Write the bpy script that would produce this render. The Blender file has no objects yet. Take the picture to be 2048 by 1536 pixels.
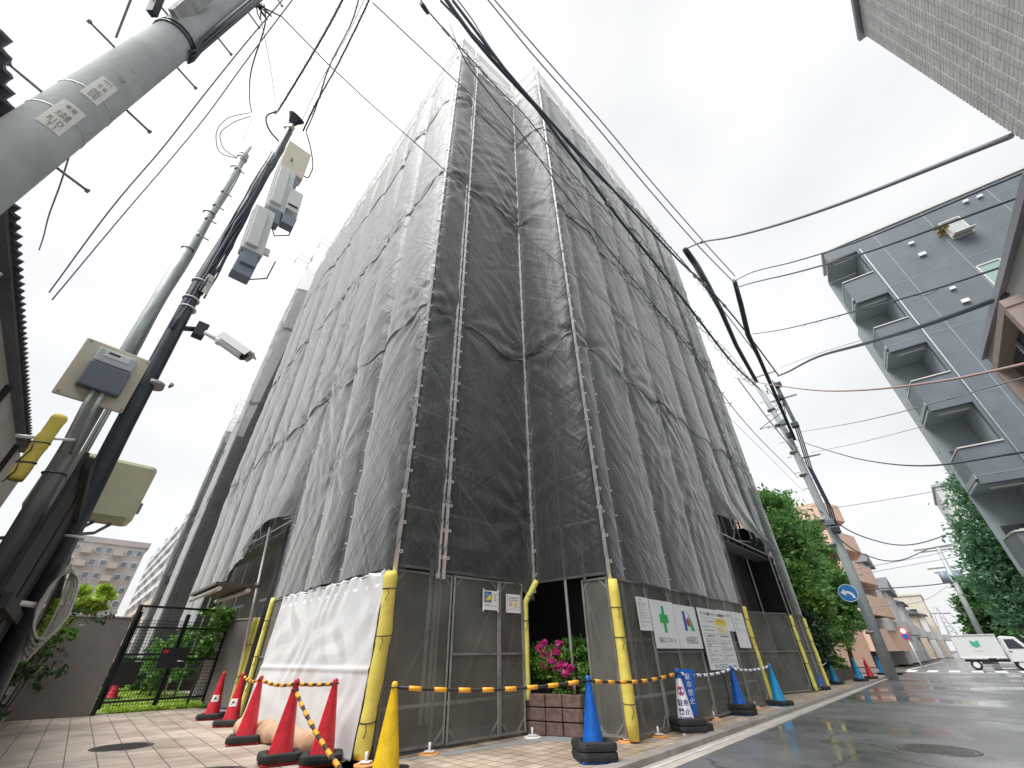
import bpy, math, random
import numpy as np
from mathutils import Vector, Matrix
random.seed(7); rng = np.random.default_rng(7)
SC = bpy.context.scene; COL = SC.collection
R_ = math.radians
# ------------------------------------------------------------------ camera
F, PITCH, ROLL, H = 800., R_(34.2), R_(0.7), 1.0
fw = np.array([0, math.cos(PITCH), math.sin(PITCH)]); rt = np.array([1., 0, 0]); up = np.cross(rt, fw)
rt2 = rt*math.cos(ROLL) - up*math.sin(ROLL); up2 = np.cross(rt2, fw)
cam = bpy.data.objects.new('camera', bpy.data.cameras.new('camera')); COL.objects.link(cam)
cam.matrix_world = Matrix(((rt2[0], up2[0], -fw[0], 0), (rt2[1], up2[1], -fw[1], 0), (rt2[2], up2[2], -fw[2], H), (0, 0, 0, 1)))
cam.data.sensor_width = 36; cam.data.lens = F/2048*36; cam.data.clip_end = 3000; cam.data.clip_start = .05
SC.camera = cam
# ------------------------------------------------------------------ overcast sky
world = bpy.data.worlds.new('World'); SC.world = world; world.use_nodes = True
nt = world.node_tree; nt.nodes.clear()
def wn(t, **k):
    n = nt.nodes.new(t)
    for a, b in k.items(): setattr(n, a, b)
    return n
out = wn('ShaderNodeOutputWorld'); bg = wn('ShaderNodeBackground'); sky = wn('ShaderNodeTexSky')
sky.sky_type = 'NISHITA'; sky.sun_disc = False; sky.sun_elevation = R_(60); sky.sun_rotation = R_(-35); sky.air_density = 1.; sky.dust_density = 6
tc = wn('ShaderNodeTexCoord'); mp = wn('ShaderNodeMapping'); mp.inputs['Scale'].default_value = (1.1, 1.1, 2.2)
nz = wn('ShaderNodeTexNoise'); nz.inputs['Scale'].default_value = 1.3; nz.inputs['Detail'].default_value = 4; nz.inputs['Roughness'].default_value = .5
rp = wn('ShaderNodeValToRGB'); e = rp.color_ramp.elements
e[0].position = .36; e[0].color = (2.58, 2.65, 2.70, 1); e[1].position = .62; e[1].color = (3.12, 3.14, 3.16, 1)
mx = wn('ShaderNodeMix', data_type='RGBA'); mx.inputs[0].default_value = .965
nt.links.new(tc.outputs['Generated'], mp.inputs[0]); nt.links.new(mp.outputs[0], nz.inputs['Vector']); nt.links.new(nz.outputs[0], rp.inputs[0])
nt.links.new(sky.outputs[0], mx.inputs[6]); nt.links.new(rp.outputs[0], mx.inputs[7]); nt.links.new(mx.outputs[2], bg.inputs[0])
bg.inputs[1].default_value = .10; nt.links.new(bg.outputs[0], out.inputs[0])
sl = bpy.data.lights.new('sun', 'SUN'); sl.energy = 1.5; sl.angle = R_(45); sl.color = (1, .985, .965)
so = bpy.data.objects.new('sun', sl); COL.objects.link(so); so.rotation_euler = (R_(30), 0, R_(-35+180)); 
so.rotation_euler = Vector((-.40, -.32, .86)).to_track_quat('Z', 'Y').to_euler()
SC.view_settings.view_transform = 'Standard'; SC.view_settings.look = 'None'; SC.view_settings.exposure = 1.7; SC.view_settings.gamma = 1
# ------------------------------------------------------------------ geometry helpers
def ray(x, y):
    d = fw*F + rt2*(x-1024) + up2*(768-y); return d/np.linalg.norm(d)
def atS(x, y, s):            # real point seen at photo pixel x,y at horizontal distance s
    d = ray(x, y); h = math.hypot(d[0], d[1]); return np.array([0, 0, H]) + d*(s/h)
def atZ(x, y, z=0.):
    d = ray(x, y); return np.array([0, 0, H]) + d*((z-H)/d[2])
def atPl(x, y, p, q):        # on the vertical plane through p,q
    d = ray(x, y); n = np.array([q[1]-p[1], p[0]-q[0], 0.]); t = ((np.array([p[0], p[1], 0.])-np.array([0, 0, H]))@n)/(d@n)
    return np.array([0, 0, H]) + d*t
U = np.array([.679, .734, 0.]); N = np.array([.734, -.679, 0.]); Z = np.array([0, 0, 1.])
def st(t, n, z=0.): return U*t + N*n + Z*z       # street coordinates: t along, n across
class MB:
    def __init__(s): s.v = []; s.f = []; s.m = []; s.s = []; s.uv = None
    def add(s, vs, fs, mi=0, sm=False):
        o = len(s.v); s.v.extend([tuple(map(float, p)) for p in vs]); s.f.extend([tuple(i+o for i in f) for f in fs]); s.m.extend([mi]*len(fs)); s.s.extend([sm]*len(fs)); return s
    def box(s, c, d, ax=None, mi=0):
        c = np.array(c, float); X, Y, ZZ = ax if ax is not None else (np.array([1., 0, 0]), np.array([0, 1., 0]), Z)
        vs = [c + X*d[0]/2*a + Y*d[1]/2*b + ZZ*d[2]/2*g for a in (-1, 1) for b in (-1, 1) for g in (-1, 1)]
        return s.add(vs, [(0, 1, 3, 2), (4, 6, 7, 5), (0, 4, 5, 1), (2, 3, 7, 6), (0, 2, 6, 4), (1, 5, 7, 3)], mi)
    def beam(s, p, q, w, h=None, mi=0, upv=None):
        p = np.array(p, float); q = np.array(q, float); d = q-p; L = np.linalg.norm(d); d = d/L; h = h or w
        u = np.array(upv, float) if upv is not None else (Z if abs(d[2]) < .95 else np.array([1., 0, 0]))
        a = np.cross(u, d); a /= np.linalg.norm(a); b = np.cross(d, a)
        return s.box((p+q)/2, (L, w, h), (d, a, b), mi)
    def cyl(s, p, q, r, r2=None, n=12, caps=True, mi=0, sm=True):
        return s.tube([p, q], [r, r if r2 is None else r2], n, mi, caps)
    def tube(s, pts, r, n=8, mi=0, caps=True):
        pts = [np.array(p, float) for p in pts]; k = len(pts); r = r if hasattr(r, '__len__') else [r]*k; vs = []; a = None
        for i in range(k):
            d = pts[min(i+1, k-1)]-pts[max(i-1, 0)]; d = d/(np.linalg.norm(d)+1e-9)
            if a is None: a = np.cross(d, Z if abs(d[2]) < .9 else np.array([1., 0, 0]))
            else: a = a - d*(a@d)
            a = a/(np.linalg.norm(a)+1e-9); b = np.cross(d, a)
            vs += [pts[i] + (a*math.cos(2*math.pi*j/n)+b*math.sin(2*math.pi*j/n))*r[i] for j in range(n)]
        fs = [(i*n+j, i*n+(j+1) % n, (i+1)*n+(j+1) % n, (i+1)*n+j) for i in range(k-1) for j in range(n)]
        o = len(s.v); s.add(vs, fs, mi, True)
        if caps:
            s.f += [tuple(o+j for j in range(n))[::-1], tuple(o+(k-1)*n+j for j in range(n))]; s.m += [mi]*2; s.s += [False]*2
        return s
    def prism(s, poly, vec, mi=0):
        poly = [np.array(p, float) for p in poly]; n = len(poly); vec = np.array(vec, float)
        return s.add(poly+[p+vec for p in poly], [tuple(range(n)), tuple(range(2*n-1, n-1, -1))]+[(i, i+n, (i+1) % n+n, (i+1) % n) for i in range(n)], mi)
    def lathe(s, c, prof, n=24, mi=0, sm=True):
        c = np.array(c, float); vs = [c+np.array([r*math.cos(2*math.pi*j/n), r*math.sin(2*math.pi*j/n), z]) for r, z in prof for j in range(n)]
        k = len(prof); return s.add(vs, [(i*n+j, i*n+(j+1) % n, (i+1)*n+(j+1) % n, (i+1)*n+j) for i in range(k-1) for j in range(n)]+[tuple((k-1)*n+j for j in range(n))], mi, sm)
    def grid(s, P, mi=0, sm=True, uv=None, mask=None):      # P: (a,b,3) array
        a, b, _ = P.shape; o = len(s.v); s.v.extend(map(tuple, P.reshape(-1, 3).tolist()))
        cnt = 0
        for i in range(a-1):
            for j in range(b-1):
                if mask is None or mask[i, j]: s.f.append((o+i*b+j, o+(i+1)*b+j, o+(i+1)*b+j+1, o+i*b+j+1)); cnt += 1
        s.m += [mi]*cnt; s.s += [sm]*cnt
        if uv is not None: s.uv = (s.uv or {}); s.uv.update({o+k: tuple(t) for k, t in enumerate(uv.reshape(-1, 2).tolist())})
        return s
def empty(name, loc): o = bpy.data.objects.new(name, None); COL.objects.link(o); o.location = tuple(map(float, loc)); o.empty_display_size = .2; return o
ORG = {}
def thing(name, label, cat, loc=(0, 0, 0), group=None):
    o = empty(name, loc); o['label'] = label; o['category'] = cat
    if group: o['group'] = group
    ORG[o.name] = np.array(loc, float); return o
def build(name, mb, mats, parent=None, loc=None, bevel=0):
    org = ORG[parent.name] if parent is not None else (np.array(loc, float) if loc is not None else np.zeros(3))
    me = bpy.data.meshes.new(name); me.from_pydata((np.array(mb.v)-org).tolist(), [], mb.f)
    mats = mats if isinstance(mats, (list, tuple)) else [mats]
    for m in mats: me.materials.append(m)
    me.polygons.foreach_set('material_index', mb.m); me.polygons.foreach_set('use_smooth', mb.s)
    if mb.uv:
        l = me.uv_layers.new(name='UVMap'); vi = np.zeros(len(me.loops), int); me.loops.foreach_get('vertex_index', vi)
        l.data.foreach_set('uv', np.array([mb.uv.get(int(i), (0, 0)) for i in vi]).ravel())
    me.update(); o = bpy.data.objects.new(name, me); COL.objects.link(o); ORG[o.name] = org
    if parent is not None: o.parent = parent; ORG[o.name] = org; o.matrix_parent_inverse = Matrix(); 
    else: o.location = tuple(org)
    if bevel:
        b = o.modifiers.new('bevel', 'BEVEL'); b.width = bevel; b.segments = 2; b.limit_method = 'ANGLE'; b.angle_limit = R_(40)
    return o
def sub(name, mb, mats, parent, bevel=0):   # a sub-part: parent is itself a part whose mesh origin is the thing's
    o = build(name, mb, mats, parent, bevel=bevel); return o
def tag(o, label, cat, group=None):
    o['label'] = label; o['category'] = cat
    if group: o['group'] = group
    return o
def struct(name, mb, mats): o = build(name, mb, mats); o['kind'] = 'structure'; return o
def copy_tree(o, parent=None):
    c = o.copy(); COL.objects.link(c)
    if parent: c.parent = parent
    for ch in list(o.children): copy_tree(ch, c)
    return c
# ------------------------------------------------------------------ materials
MT = {}
def mat(name, col, rough=.6, metal=0., var=.0, vs=3., bump=0., bs=20., spec=.5, col2=None, sheen=0, trans=0, coat=0, stretch=None):
    if name in MT: return MT[name]
    m = bpy.data.materials.new(name); m.use_nodes = True; t = m.node_tree; b = t.nodes['Principled BSDF']
    b.inputs['Base Color'].default_value = (*col, 1); b.inputs['Roughness'].default_value = rough; b.inputs['Metallic'].default_value = metal
    b.inputs['Specular IOR Level'].default_value = spec; b.inputs['Sheen Weight'].default_value = sheen; b.inputs['Coat Weight'].default_value = coat
    if trans: b.inputs['Transmission Weight'].default_value = trans
    c = t.nodes.new('ShaderNodeTexCoord'); src = c.outputs['Object']
    if stretch:
        q = t.nodes.new('ShaderNodeMapping'); q.inputs['Scale'].default_value = stretch; t.links.new(src, q.inputs[0]); src = q.outputs[0]
    if var:
        n = t.nodes.new('ShaderNodeTexNoise'); n.inputs['Scale'].default_value = vs; n.inputs['Detail'].default_value = 7; n.inputs['Roughness'].default_value = .62
        r = t.nodes.new('ShaderNodeValToRGB'); r.color_ramp.elements[0].position = .33; r.color_ramp.elements[1].position = .7
        c2 = col2 or tuple(x*(1-var) for x in col); r.color_ramp.elements[0].color = (*c2, 1); r.color_ramp.elements[1].color = (*[min(1, x*(1+var*.35)) for x in col], 1)
        t.links.new(src, n.inputs['Vector']); t.links.new(n.outputs[0], r.inputs[0]); t.links.new(r.outputs[0], b.inputs['Base Color'])
        a = t.nodes.new('ShaderNodeMapRange'); a.inputs[3].default_value = min(1, rough+.1); a.inputs[4].default_value = max(.02, rough-.1)
        t.links.new(n.outputs[0], a.inputs[0]); t.links.new(a.outputs[0], b.inputs['Roughness'])
    if bump:
        n = t.nodes.new('ShaderNodeTexNoise'); n.inputs['Scale'].default_value = bs; n.inputs['Detail'].default_value = 5
        u = t.nodes.new('ShaderNodeBump'); u.inputs['Strength'].default_value = bump; u.inputs['Distance'].default_value = .02
        t.links.new(src, n.inputs['Vector']); t.links.new(n.outputs[0], u.inputs['Height']); t.links.new(u.outputs[0], b.inputs['Normal'])
    MT[name] = m; return m
def brickmat(name, c1, c2, mortar, w, h, ang=0., m=.02, rough=.6, offset=.5, bump=.4, vertical=False, var=.25, spec=.4, roughvar=None):
    """bricks in metres. horizontal sheets use xy rotated by ang; vertical walls use (distance along dir, z)."""
    M = bpy.data.materials.new(name); M.use_nodes = True; t = M.node_tree; b = t.nodes['Principled BSDF']
    g = t.nodes.new('ShaderNodeNewGeometry'); sx = t.nodes.new('ShaderNodeSeparateXYZ'); cb = t.nodes.new('ShaderNodeCombineXYZ')
    def dot(v):
        d = t.nodes.new('ShaderNodeVectorMath'); d.operation = 'DOT_PRODUCT'; d.inputs[1].default_value = v; t.links.new(g.outputs['Position'], d.inputs[0]); return d.outputs['Value']
    ca, sa = math.cos(ang), math.sin(ang)
    t.links.new(dot((ca, sa, 0)), cb.inputs[0]); t.links.new(dot((0, 0, 1) if vertical else (-sa, ca, 0)), cb.inputs[1])
    br = t.nodes.new('ShaderNodeTexBrick'); br.offset = offset; br.inputs['Scale'].default_value = 1
    br.inputs['Brick Width'].default_value = w; br.inputs['Row Height'].default_value = h; br.inputs['Mortar Size'].default_value = m; br.inputs['Mortar Smooth'].default_value = .3
    br.inputs['Color1'].default_value = (*c1, 1); br.inputs['Color2'].default_value = (*c2, 1); br.inputs['Mortar'].default_value = (*mortar, 1); br.inputs['Bias'].default_value = 0
    t.links.new(cb.outputs[0], br.inputs['Vector'])
    n = t.nodes.new('ShaderNodeTexNoise'); n.inputs['Scale'].default_value = 1.1; n.inputs['Detail'].default_value = 8; n.inputs['Roughness'].default_value = .65; t.links.new(g.outputs['Position'], n.inputs['Vector'])
    mr = t.nodes.new('ShaderNodeMapRange'); mr.inputs[1].default_value = .3; mr.inputs[2].default_value = .7; mr.inputs[3].default_value = 1-var; mr.inputs[4].default_value = 1+var*.4; t.links.new(n.outputs[0], mr.inputs[0])
    mu = t.nodes.new('ShaderNodeVectorMath'); mu.operation = 'SCALE'; t.links.new(br.outputs[0], mu.inputs[0]); t.links.new(mr.outputs[0], mu.inputs['Scale']); t.links.new(mu.outputs[0], b.inputs['Base Color'])
    bu = t.nodes.new('ShaderNodeBump'); bu.inputs['Strength'].default_value = bump; bu.inputs['Distance'].default_value = .01; bu.invert = True
    n2 = t.nodes.new('ShaderNodeTexNoise'); n2.inputs['Scale'].default_value = 45; ad = t.nodes.new('ShaderNodeMath'); ad.operation = 'MULTIPLY_ADD'; ad.inputs[1].default_value = -.35
    t.links.new(g.outputs['Position'], n2.inputs['Vector']); t.links.new(n2.outputs[0], ad.inputs[0]); t.links.new(br.outputs['Fac'], ad.inputs[2]); t.links.new(ad.outputs[0], bu.inputs['Height']); t.links.new(bu.outputs[0], b.inputs['Normal'])
    b.inputs['Roughness'].default_value = rough; b.inputs['Specular IOR Level'].default_value = spec
    if roughvar:
        m2 = t.nodes.new('ShaderNodeMapRange'); m2.inputs[1].default_value = .35; m2.inputs[2].default_value = .65; m2.inputs[3].default_value = roughvar[0]; m2.inputs[4].default_value = roughvar[1]; t.links.new(n.outputs[0], m2.inputs[0]); t.links.new(m2.outputs[0], b.inputs['Roughness'])
    MT[name] = M; return M
def netmat(name, col, alpha, weave=True):
    M = bpy.data.materials.new(name); M.use_nodes = True; t = M.node_tree; t.nodes.clear(); N_ = t.nodes.new; L = t.links.new
    o = N_('ShaderNodeOutputMaterial'); uv = N_('ShaderNodeUVMap'); geo = N_('ShaderNodeNewGeometry')
    # fine creases: stretched noises in two slanting directions
    hs = []
    for ang, sc, st_, w in ((.95, 1.5, 5., 1.2), (-.8, 1.1, 5., 1.1), (1.4, .8, 8., .5), (.35, 1.3, 6, .5)):
        mp = N_('ShaderNodeMapping'); mp.inputs['Rotation'].default_value = (0, 0, ang); L(uv.outputs[0], mp.inputs[0])
        m2 = N_('ShaderNodeMapping'); m2.inputs['Scale'].default_value = (.35*sc, st_*sc*.35, 1); L(mp.outputs[0], m2.inputs[0])
        n = N_('ShaderNodeTexNoise'); n.inputs['Scale'].default_value = 1.; n.inputs['Detail'].default_value = 3.5; n.inputs['Roughness'].default_value = .5; n.inputs['Distortion'].default_value = 1.2; L(m2.outputs[0], n.inputs['Vector'])
        a = N_('ShaderNodeMath'); a.operation = 'SUBTRACT'; a.inputs[1].default_value = .5; L(n.outputs[0], a.inputs[0])
        b = N_('ShaderNodeMath'); b.operation = 'ABSOLUTE'; L(a.outputs[0], b.inputs[0])
        c = N_('ShaderNodeMath'); c.operation = 'MULTIPLY'; c.inputs[1].default_value = -w; L(b.outputs[0], c.inputs[0]); hs.append(c)
    acc = hs[0].outputs[0]
    for h in hs[1:]:
        d = N_('ShaderNodeMath'); L(acc, d.inputs[0]); L(h.outputs[0], d.inputs[1]); acc = d.outputs[0]
    # where it is creased varies
    bu = N_('ShaderNodeBump'); bu.inputs['Strength'].default_value = .85; bu.inputs['Distance'].default_value = .042; L(acc, bu.inputs['Height'])
    # stains / weave variation
    n = N_('ShaderNodeTexNoise'); n.inputs['Scale'].default_value = .6; n.inputs['Detail'].default_value = 6; L(uv.outputs[0], n.inputs['Vector'])
    m3 = N_('ShaderNodeMapping'); m3.inputs['Scale'].default_value = (22, .5, 1); L(uv.outputs[0], m3.inputs[0]); n3 = N_('ShaderNodeTexNoise'); n3.inputs['Scale'].default_value = 1; n3.inputs['Detail'].default_value = 3; L(m3.outputs[0], n3.inputs['Vector'])
    ad = N_('ShaderNodeMath'); L(n.outputs[0], ad.inputs[0]); L(n3.outputs[0], ad.inputs[1])
    r = N_('ShaderNodeMapRange'); r.inputs[1].default_value = .7; r.inputs[2].default_value = 1.3; r.inputs[3].default_value = .75; r.inputs[4].default_value = 1.3; L(ad.outputs[0], r.inputs[0])
    sc = N_('ShaderNodeVectorMath'); sc.operation = 'SCALE'; sc.inputs[0].default_value = col; L(r.outputs[0], sc.inputs['Scale'])
    p = N_('ShaderNodeBsdfPrincipled'); L(sc.outputs[0], p.inputs['Base Color']); p.inputs['Roughness'].default_value = .44; p.inputs['Specular IOR Level'].default_value = .8; p.inputs['Sheen Weight'].default_value = 1.; p.inputs['Sheen Roughness'].default_value = .42; L(bu.outputs[0], p.inputs['Normal'])
    tl = N_('ShaderNodeBsdfTranslucent'); L(bu.outputs[0], tl.inputs['Normal']); tl.inputs[0].default_value = (*[min(1, c*4.2) for c in col], 1)
    x1 = N_('ShaderNodeMixShader'); x1.inputs[0].default_value = .3; L(p.outputs[0], x1.inputs[1]); L(tl.outputs[0], x1.inputs[2])
    tr = N_('ShaderNodeBsdfTransparent'); x2 = N_('ShaderNodeMixShader')
    # an open weave passes less light when seen edge-on
    lw = N_('ShaderNodeLayerWeight'); lw.inputs[0].default_value = .5
    ml = N_('ShaderNodeMapRange'); ml.inputs[1].default_value = .05; ml.inputs[2].default_value = .75; ml.inputs[3].default_value = alpha; ml.inputs[4].default_value = min(1, alpha+.33); L(lw.outputs['Facing'], ml.inputs[0])
    mm = N_('ShaderNodeMath'); mm.operation = 'MULTIPLY_ADD'; mm.inputs[1].default_value = .25; mm.inputs[2].default_value = -.125; L(n3.outputs[0], mm.inputs[0]); m4 = N_('ShaderNodeMath'); m4.use_clamp = True; L(mm.outputs[0], m4.inputs[0]); L(ml.outputs[0], m4.inputs[1])
    L(m4.outputs[0], x2.inputs[0]); L(tr.outputs[0], x2.inputs[1]); L(x1.outputs[0], x2.inputs[2]); L(x2.outputs[0], o.inputs[0])
    MT[name] = M; return M
def expmat(name, col):       # expanded-metal sheet: diamond holes cut by a procedural mask in metres
    M = bpy.data.materials.new(name); M.use_nodes = True; t = M.node_tree; t.nodes.clear(); N_ = t.nodes.new; L = t.links.new
    o = N_('ShaderNodeOutputMaterial'); uv = N_('ShaderNodeUVMap'); sp = N_('ShaderNodeSeparateXYZ'); L(uv.outputs[0], sp.inputs[0])
    def m(op, a, b=None, v=None):
        n = N_('ShaderNodeMath'); n.operation = op; L(a, n.inputs[0])
        if b is not None: L(b, n.inputs[1])
        if v is not None: n.inputs[1].default_value = v
        return n.outputs[0]
    a = m('MULTIPLY', sp.outputs[0], v=1/.034); b = m('MULTIPLY', sp.outputs[1], v=1/.020)
    s1 = m('ADD', a, b); s2 = m('SUBTRACT', a, b)
    def tri(x): return m('ABSOLUTE', m('SUBTRACT', m('FRACT', x), v=.5))
    t1 = tri(s1); t2 = tri(s2)
    w1 = m('GREATER_THAN', t1, v=.285); w2 = m('GREATER_THAN', t2, v=.285); mk = m('MAXIMUM', w1, w2)
    n = N_('ShaderNodeTexNoise'); n.inputs['Scale'].default_value = 1.3; n.inputs['Detail'].default_value = 6; L(uv.outputs[0], n.inputs['Vector'])
    r = N_('ShaderNodeValToRGB'); r.color_ramp.elements[0].position = .3; r.color_ramp.elements[1].position = .72; r.color_ramp.elements[0].color = (*[c*.6 for c in col], 1); r.color_ramp.elements[1].color = (*[min(1, c*1.35) for c in col], 1); L(n.outputs[0], r.inputs[0])
    p = N_('ShaderNodeBsdfPrincipled'); L(r.outputs[0], p.inputs['Base Color']); p.inputs['Roughness'].default_value = .55; p.inputs['Metallic'].default_value = .2
    tr = N_('ShaderNodeBsdfTransparent'); x = N_('ShaderNodeMixShader'); L(mk, x.inputs[0]); L(tr.outputs[0], x.inputs[1]); L(p.outputs[0], x.inputs[2]); L(x.outputs[0], o.inputs[0])
    MT[name] = M; return M
def leafmat(name, c1, c2, tr=.35):
    M = bpy.data.materials.new(name); M.use_nodes = True; t = M.node_tree; b = t.nodes['Principled BSDF']; N_ = t.nodes.new; L = t.links.new
    g = N_('ShaderNodeNewGeometry'); n = N_('ShaderNodeTexNoise'); n.inputs['Scale'].default_value = 1.7; n.inputs['Detail'].default_value = 2; L(g.outputs['Position'], n.inputs['Vector'])
    ad = N_('ShaderNodeMath'); ad.operation = 'MULTIPLY_ADD'; ad.inputs[1].default_value = .5; L(g.outputs['Random Per Island'], ad.inputs[0]); 
    mm = N_('ShaderNodeMath'); mm.operation = 'SUBTRACT'; mm.inputs[1].default_value = .25; L(n.outputs[0], mm.inputs[0]); L(mm.outputs[0], ad.inputs[2])
    r = N_('ShaderNodeValToRGB'); r.color_ramp.elements[0].color = (*c1, 1); r.color_ramp.elements[1].color = (*c2, 1); r.color_ramp.elements[0].position = .2; r.color_ramp.elements[1].position = .8; L(ad.outputs[0], r.inputs[0]); L(r.outputs[0], b.inputs['Base Color']); b.inputs['Roughness'].default_value = .45
    tl = N_('ShaderNodeBsdfTranslucent'); L(r.outputs[0], tl.inputs[0]); x = N_('ShaderNodeMixShader'); x.inputs[0].default_value = tr; L(b.outputs[0], x.inputs[1]); L(tl.outputs[0], x.inputs[2]); L(x.outputs[0], t.nodes['Material Output'].inputs[0])
    MT[name] = M; return M
def roadmat():
    M = bpy.data.materials.new('wet asphalt'); M.use_nodes = True; t = M.node_tree; b = t.nodes['Principled BSDF']; N_ = t.nodes.new; L = t.links.new
    g = N_('ShaderNodeNewGeometry')
    n = N_('ShaderNodeTexNoise'); n.inputs['Scale'].default_value = .33; n.inputs['Detail'].default_value = 6; n.inputs['Roughness'].default_value = .55; n.inputs['Distortion'].default_value = .5; L(g.outputs['Position'], n.inputs['Vector'])
    f = N_('ShaderNodeTexNoise'); f.inputs['Scale'].default_value = 130; f.inputs['Detail'].default_value = 4; f.inputs['Roughness'].default_value = .8; L(g.outputs['Position'], f.inputs['Vector'])
    wet = N_('ShaderNodeMapRange'); wet.inputs[1].default_value = .44; wet.inputs[2].default_value = .62; L(n.outputs[0], wet.inputs[0])
    cr = N_('ShaderNodeValToRGB'); cr.color_ramp.elements[0].color = (.08, .084, .088, 1); cr.color_ramp.elements[1].color = (.19, .194, .20, 1); cr.color_ramp.elements[0].position = .35; cr.color_ramp.elements[1].position = .7; L(f.outputs[0], cr.inputs[0])
    v = N_('ShaderNodeTexNoise'); v.inputs['Scale'].default_value = 1.1; v.inputs['Detail'].default_value = 8; L(g.outputs['Position'], v.inputs['Vector']); vr = N_('ShaderNodeMapRange'); vr.inputs[1].default_value = .35; vr.inputs[2].default_value = .65; vr.inputs[3].default_value = .72; vr.inputs[4].default_value = 1.2; L(v.outputs[0], vr.inputs[0])
    vo = N_('ShaderNodeTexVoronoi'); vo.feature = 'DISTANCE_TO_EDGE'; vo.inputs['Scale'].default_value = .45; dm = N_('ShaderNodeVectorMath'); dm.operation = 'MULTIPLY_ADD'; dm.inputs[1].default_value = (.6, .6, .6); L(v.outputs['Color'], dm.inputs[0]); L(g.outputs['Position'], dm.inputs[2]); L(dm.outputs[0], vo.inputs['Vector'])
    ck = N_('ShaderNodeMapRange'); ck.inputs[1].default_value = .002; ck.inputs[2].default_value = .008; ck.inputs[3].default_value = .45; ck.inputs[4].default_value = 1; L(vo.outputs['Distance'], ck.inputs[0]); mk_ = N_('ShaderNodeMath'); mk_.operation = 'MULTIPLY'; L(vr.outputs[0], mk_.inputs[0]); L(ck.outputs[0], mk_.inputs[1])
    cs_ = N_('ShaderNodeVectorMath'); cs_.operation = 'SCALE'; L(cr.outputs[0], cs_.inputs[0]); L(mk_.outputs[0], cs_.inputs['Scale']); L(cs_.outputs[0], b.inputs['Base Color'])
    rr = N_('ShaderNodeMapRange'); rr.inputs[3].default_value = .40; rr.inputs[4].default_value = .07; L(wet.outputs[0], rr.inputs[0]); L(rr.outputs[0], b.inputs['Roughness'])
    bs = N_('ShaderNodeMapRange'); bs.inputs[3].default_value = .5; bs.inputs[4].default_value = .02; L(wet.outputs[0], bs.inputs[0])
    bu = N_('ShaderNodeBump'); bu.inputs['Distance'].default_value = .004; L(bs.outputs[0], bu.inputs['Strength']); L(f.outputs[0], bu.inputs['Height']); L(bu.outputs[0], b.inputs['Normal'])
    b.inputs['Specular IOR Level'].default_value = .6
    MT['road'] = M; return M
galv = mat('galvanised steel', (.86, .87, .88), .45, .0, .15, 4, .1, 40)
galv_d = mat('weathered steel', (.33, .34, .34), .5, .4, .4, 5, .15, 30)
conc = mat('pole concrete', (.50, .54, .56), .8, 0, .22, 2.2, .2, 60)
blackst = mat('blackened steel', (.055, .065, .08), .38, .3, .4, 4, .05, 20)
greyst = mat('grey painted steel', (.42, .46, .46), .5, .2, .4, 5, .1, 40, stretch=(3, 3, .5))
rubber = mat('black rubber', (.025, .025, .027), .7, 0, .4, 8, .3, 50)
cable_m = mat('cable sheath', (.045, .06, .085), .5)
cable_g = mat('grey cable', (.22, .23, .27), .5)
white_p = mat('white board', (.90, .905, .91), .4, 0, .05, 2)
foam = mat('yellow foam', (.80, .66, .13), .75, 0, .18, 5, .25, 25)
foam2 = mat('pale yellow foam', (.88, .80, .20), .75, 0, .15, 5, .25, 25)
ink = mat('black ink', (.03, .03, .035), .6)
inkblue = mat('navy ink', (.02, .05, .2), .5)
# =================================================================== GROUND
side_t = brickmat('sidewalk tiles', (.46, .35, .27), (.64, .52, .42), (.13, .11, .09), .2, .2, math.atan2(U[1], U[0]), m=.008, offset=0, rough=.5, roughvar=(.25, .6), var=.35)
fore_t = brickmat('forecourt tiles', (.58, .49, .41), (.49, .40, .33), (.15, .125, .11), .30, .30, R_(42), m=.007, rough=.5, offset=0, roughvar=(.28, .62), var=.3)
concs = mat('concrete apron', (.36, .38, .38), .6, 0, .2, 2, .2, 80)
kerb_m = mat('kerb stone', (.36, .33, .31), .45, 0, .4, 2.5, .2, 60)
gut_m = mat('gutter concrete', (.55, .50, .45), .4, 0, .3, 2.2, .2, 70)
road = roadmat(); paint = mat('road paint', (.75, .75, .74), .5, 0, .2, 6)
g = MB(); g.add([(-1500, -1500, -.14), (1500, -1500, -.14), (1500, 1500, -.14), (-1500, 1500, -.14)], [(0, 1, 2, 3)])
struct('ground', g, mat('bare ground', (.13, .125, .12), .9, 0, .3, .5))
KN = -3.13
def slab(name, pts, z, m, th=.1):
    b = MB(); b.prism([(*p[:2], z-th) for p in pts], (0, 0, th)); return struct(name, b, m)
slab('forecourt', [st(-14, -3.7), st(0, -3.7), (-1.45, 6.35), (-1.8, 6.6), (-12.8, 17.6), (-11.9, 12.2), (-8.2, 8.1), (-1.0, .2), (1, -3)], 0.0, fore_t)
slab('sidewalk', [st(-14, KN-.17), st(33, KN-.17), st(33, -6.2), st(15.5, -6.2), st(14, -5.6), st(7.5, -5.4), (.3, 8.6), (-1.45, 6.5), (-1.45, 6.3), st(0, -3.7), st(-14, -3.7)], 0.003, side_t)
b = MB(); b.prism([(-1.70, 6.45, -.12), (1.6, 7.4, -.12), (11, 17.2, -.12), (0, 34, -.12), (-24, 30, -.12), (-12.6, 17.4, -.12)], (0, 0, .1)); struct('building_plot', b, concs)
a_ = MB(); a_.prism([(*p[:2], -.09) for p in (np.array([-1.6, 6.15]), np.array([-.2, 7.3]), np.array([.5, 7.9]), np.array([1.3, 7.55]), np.array([1.15, 7.3]), np.array([.35, 7.45]), np.array([-.9, 6.55]))], (0, 0, .098)); struct('concrete_apron', a_, concs)
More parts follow.
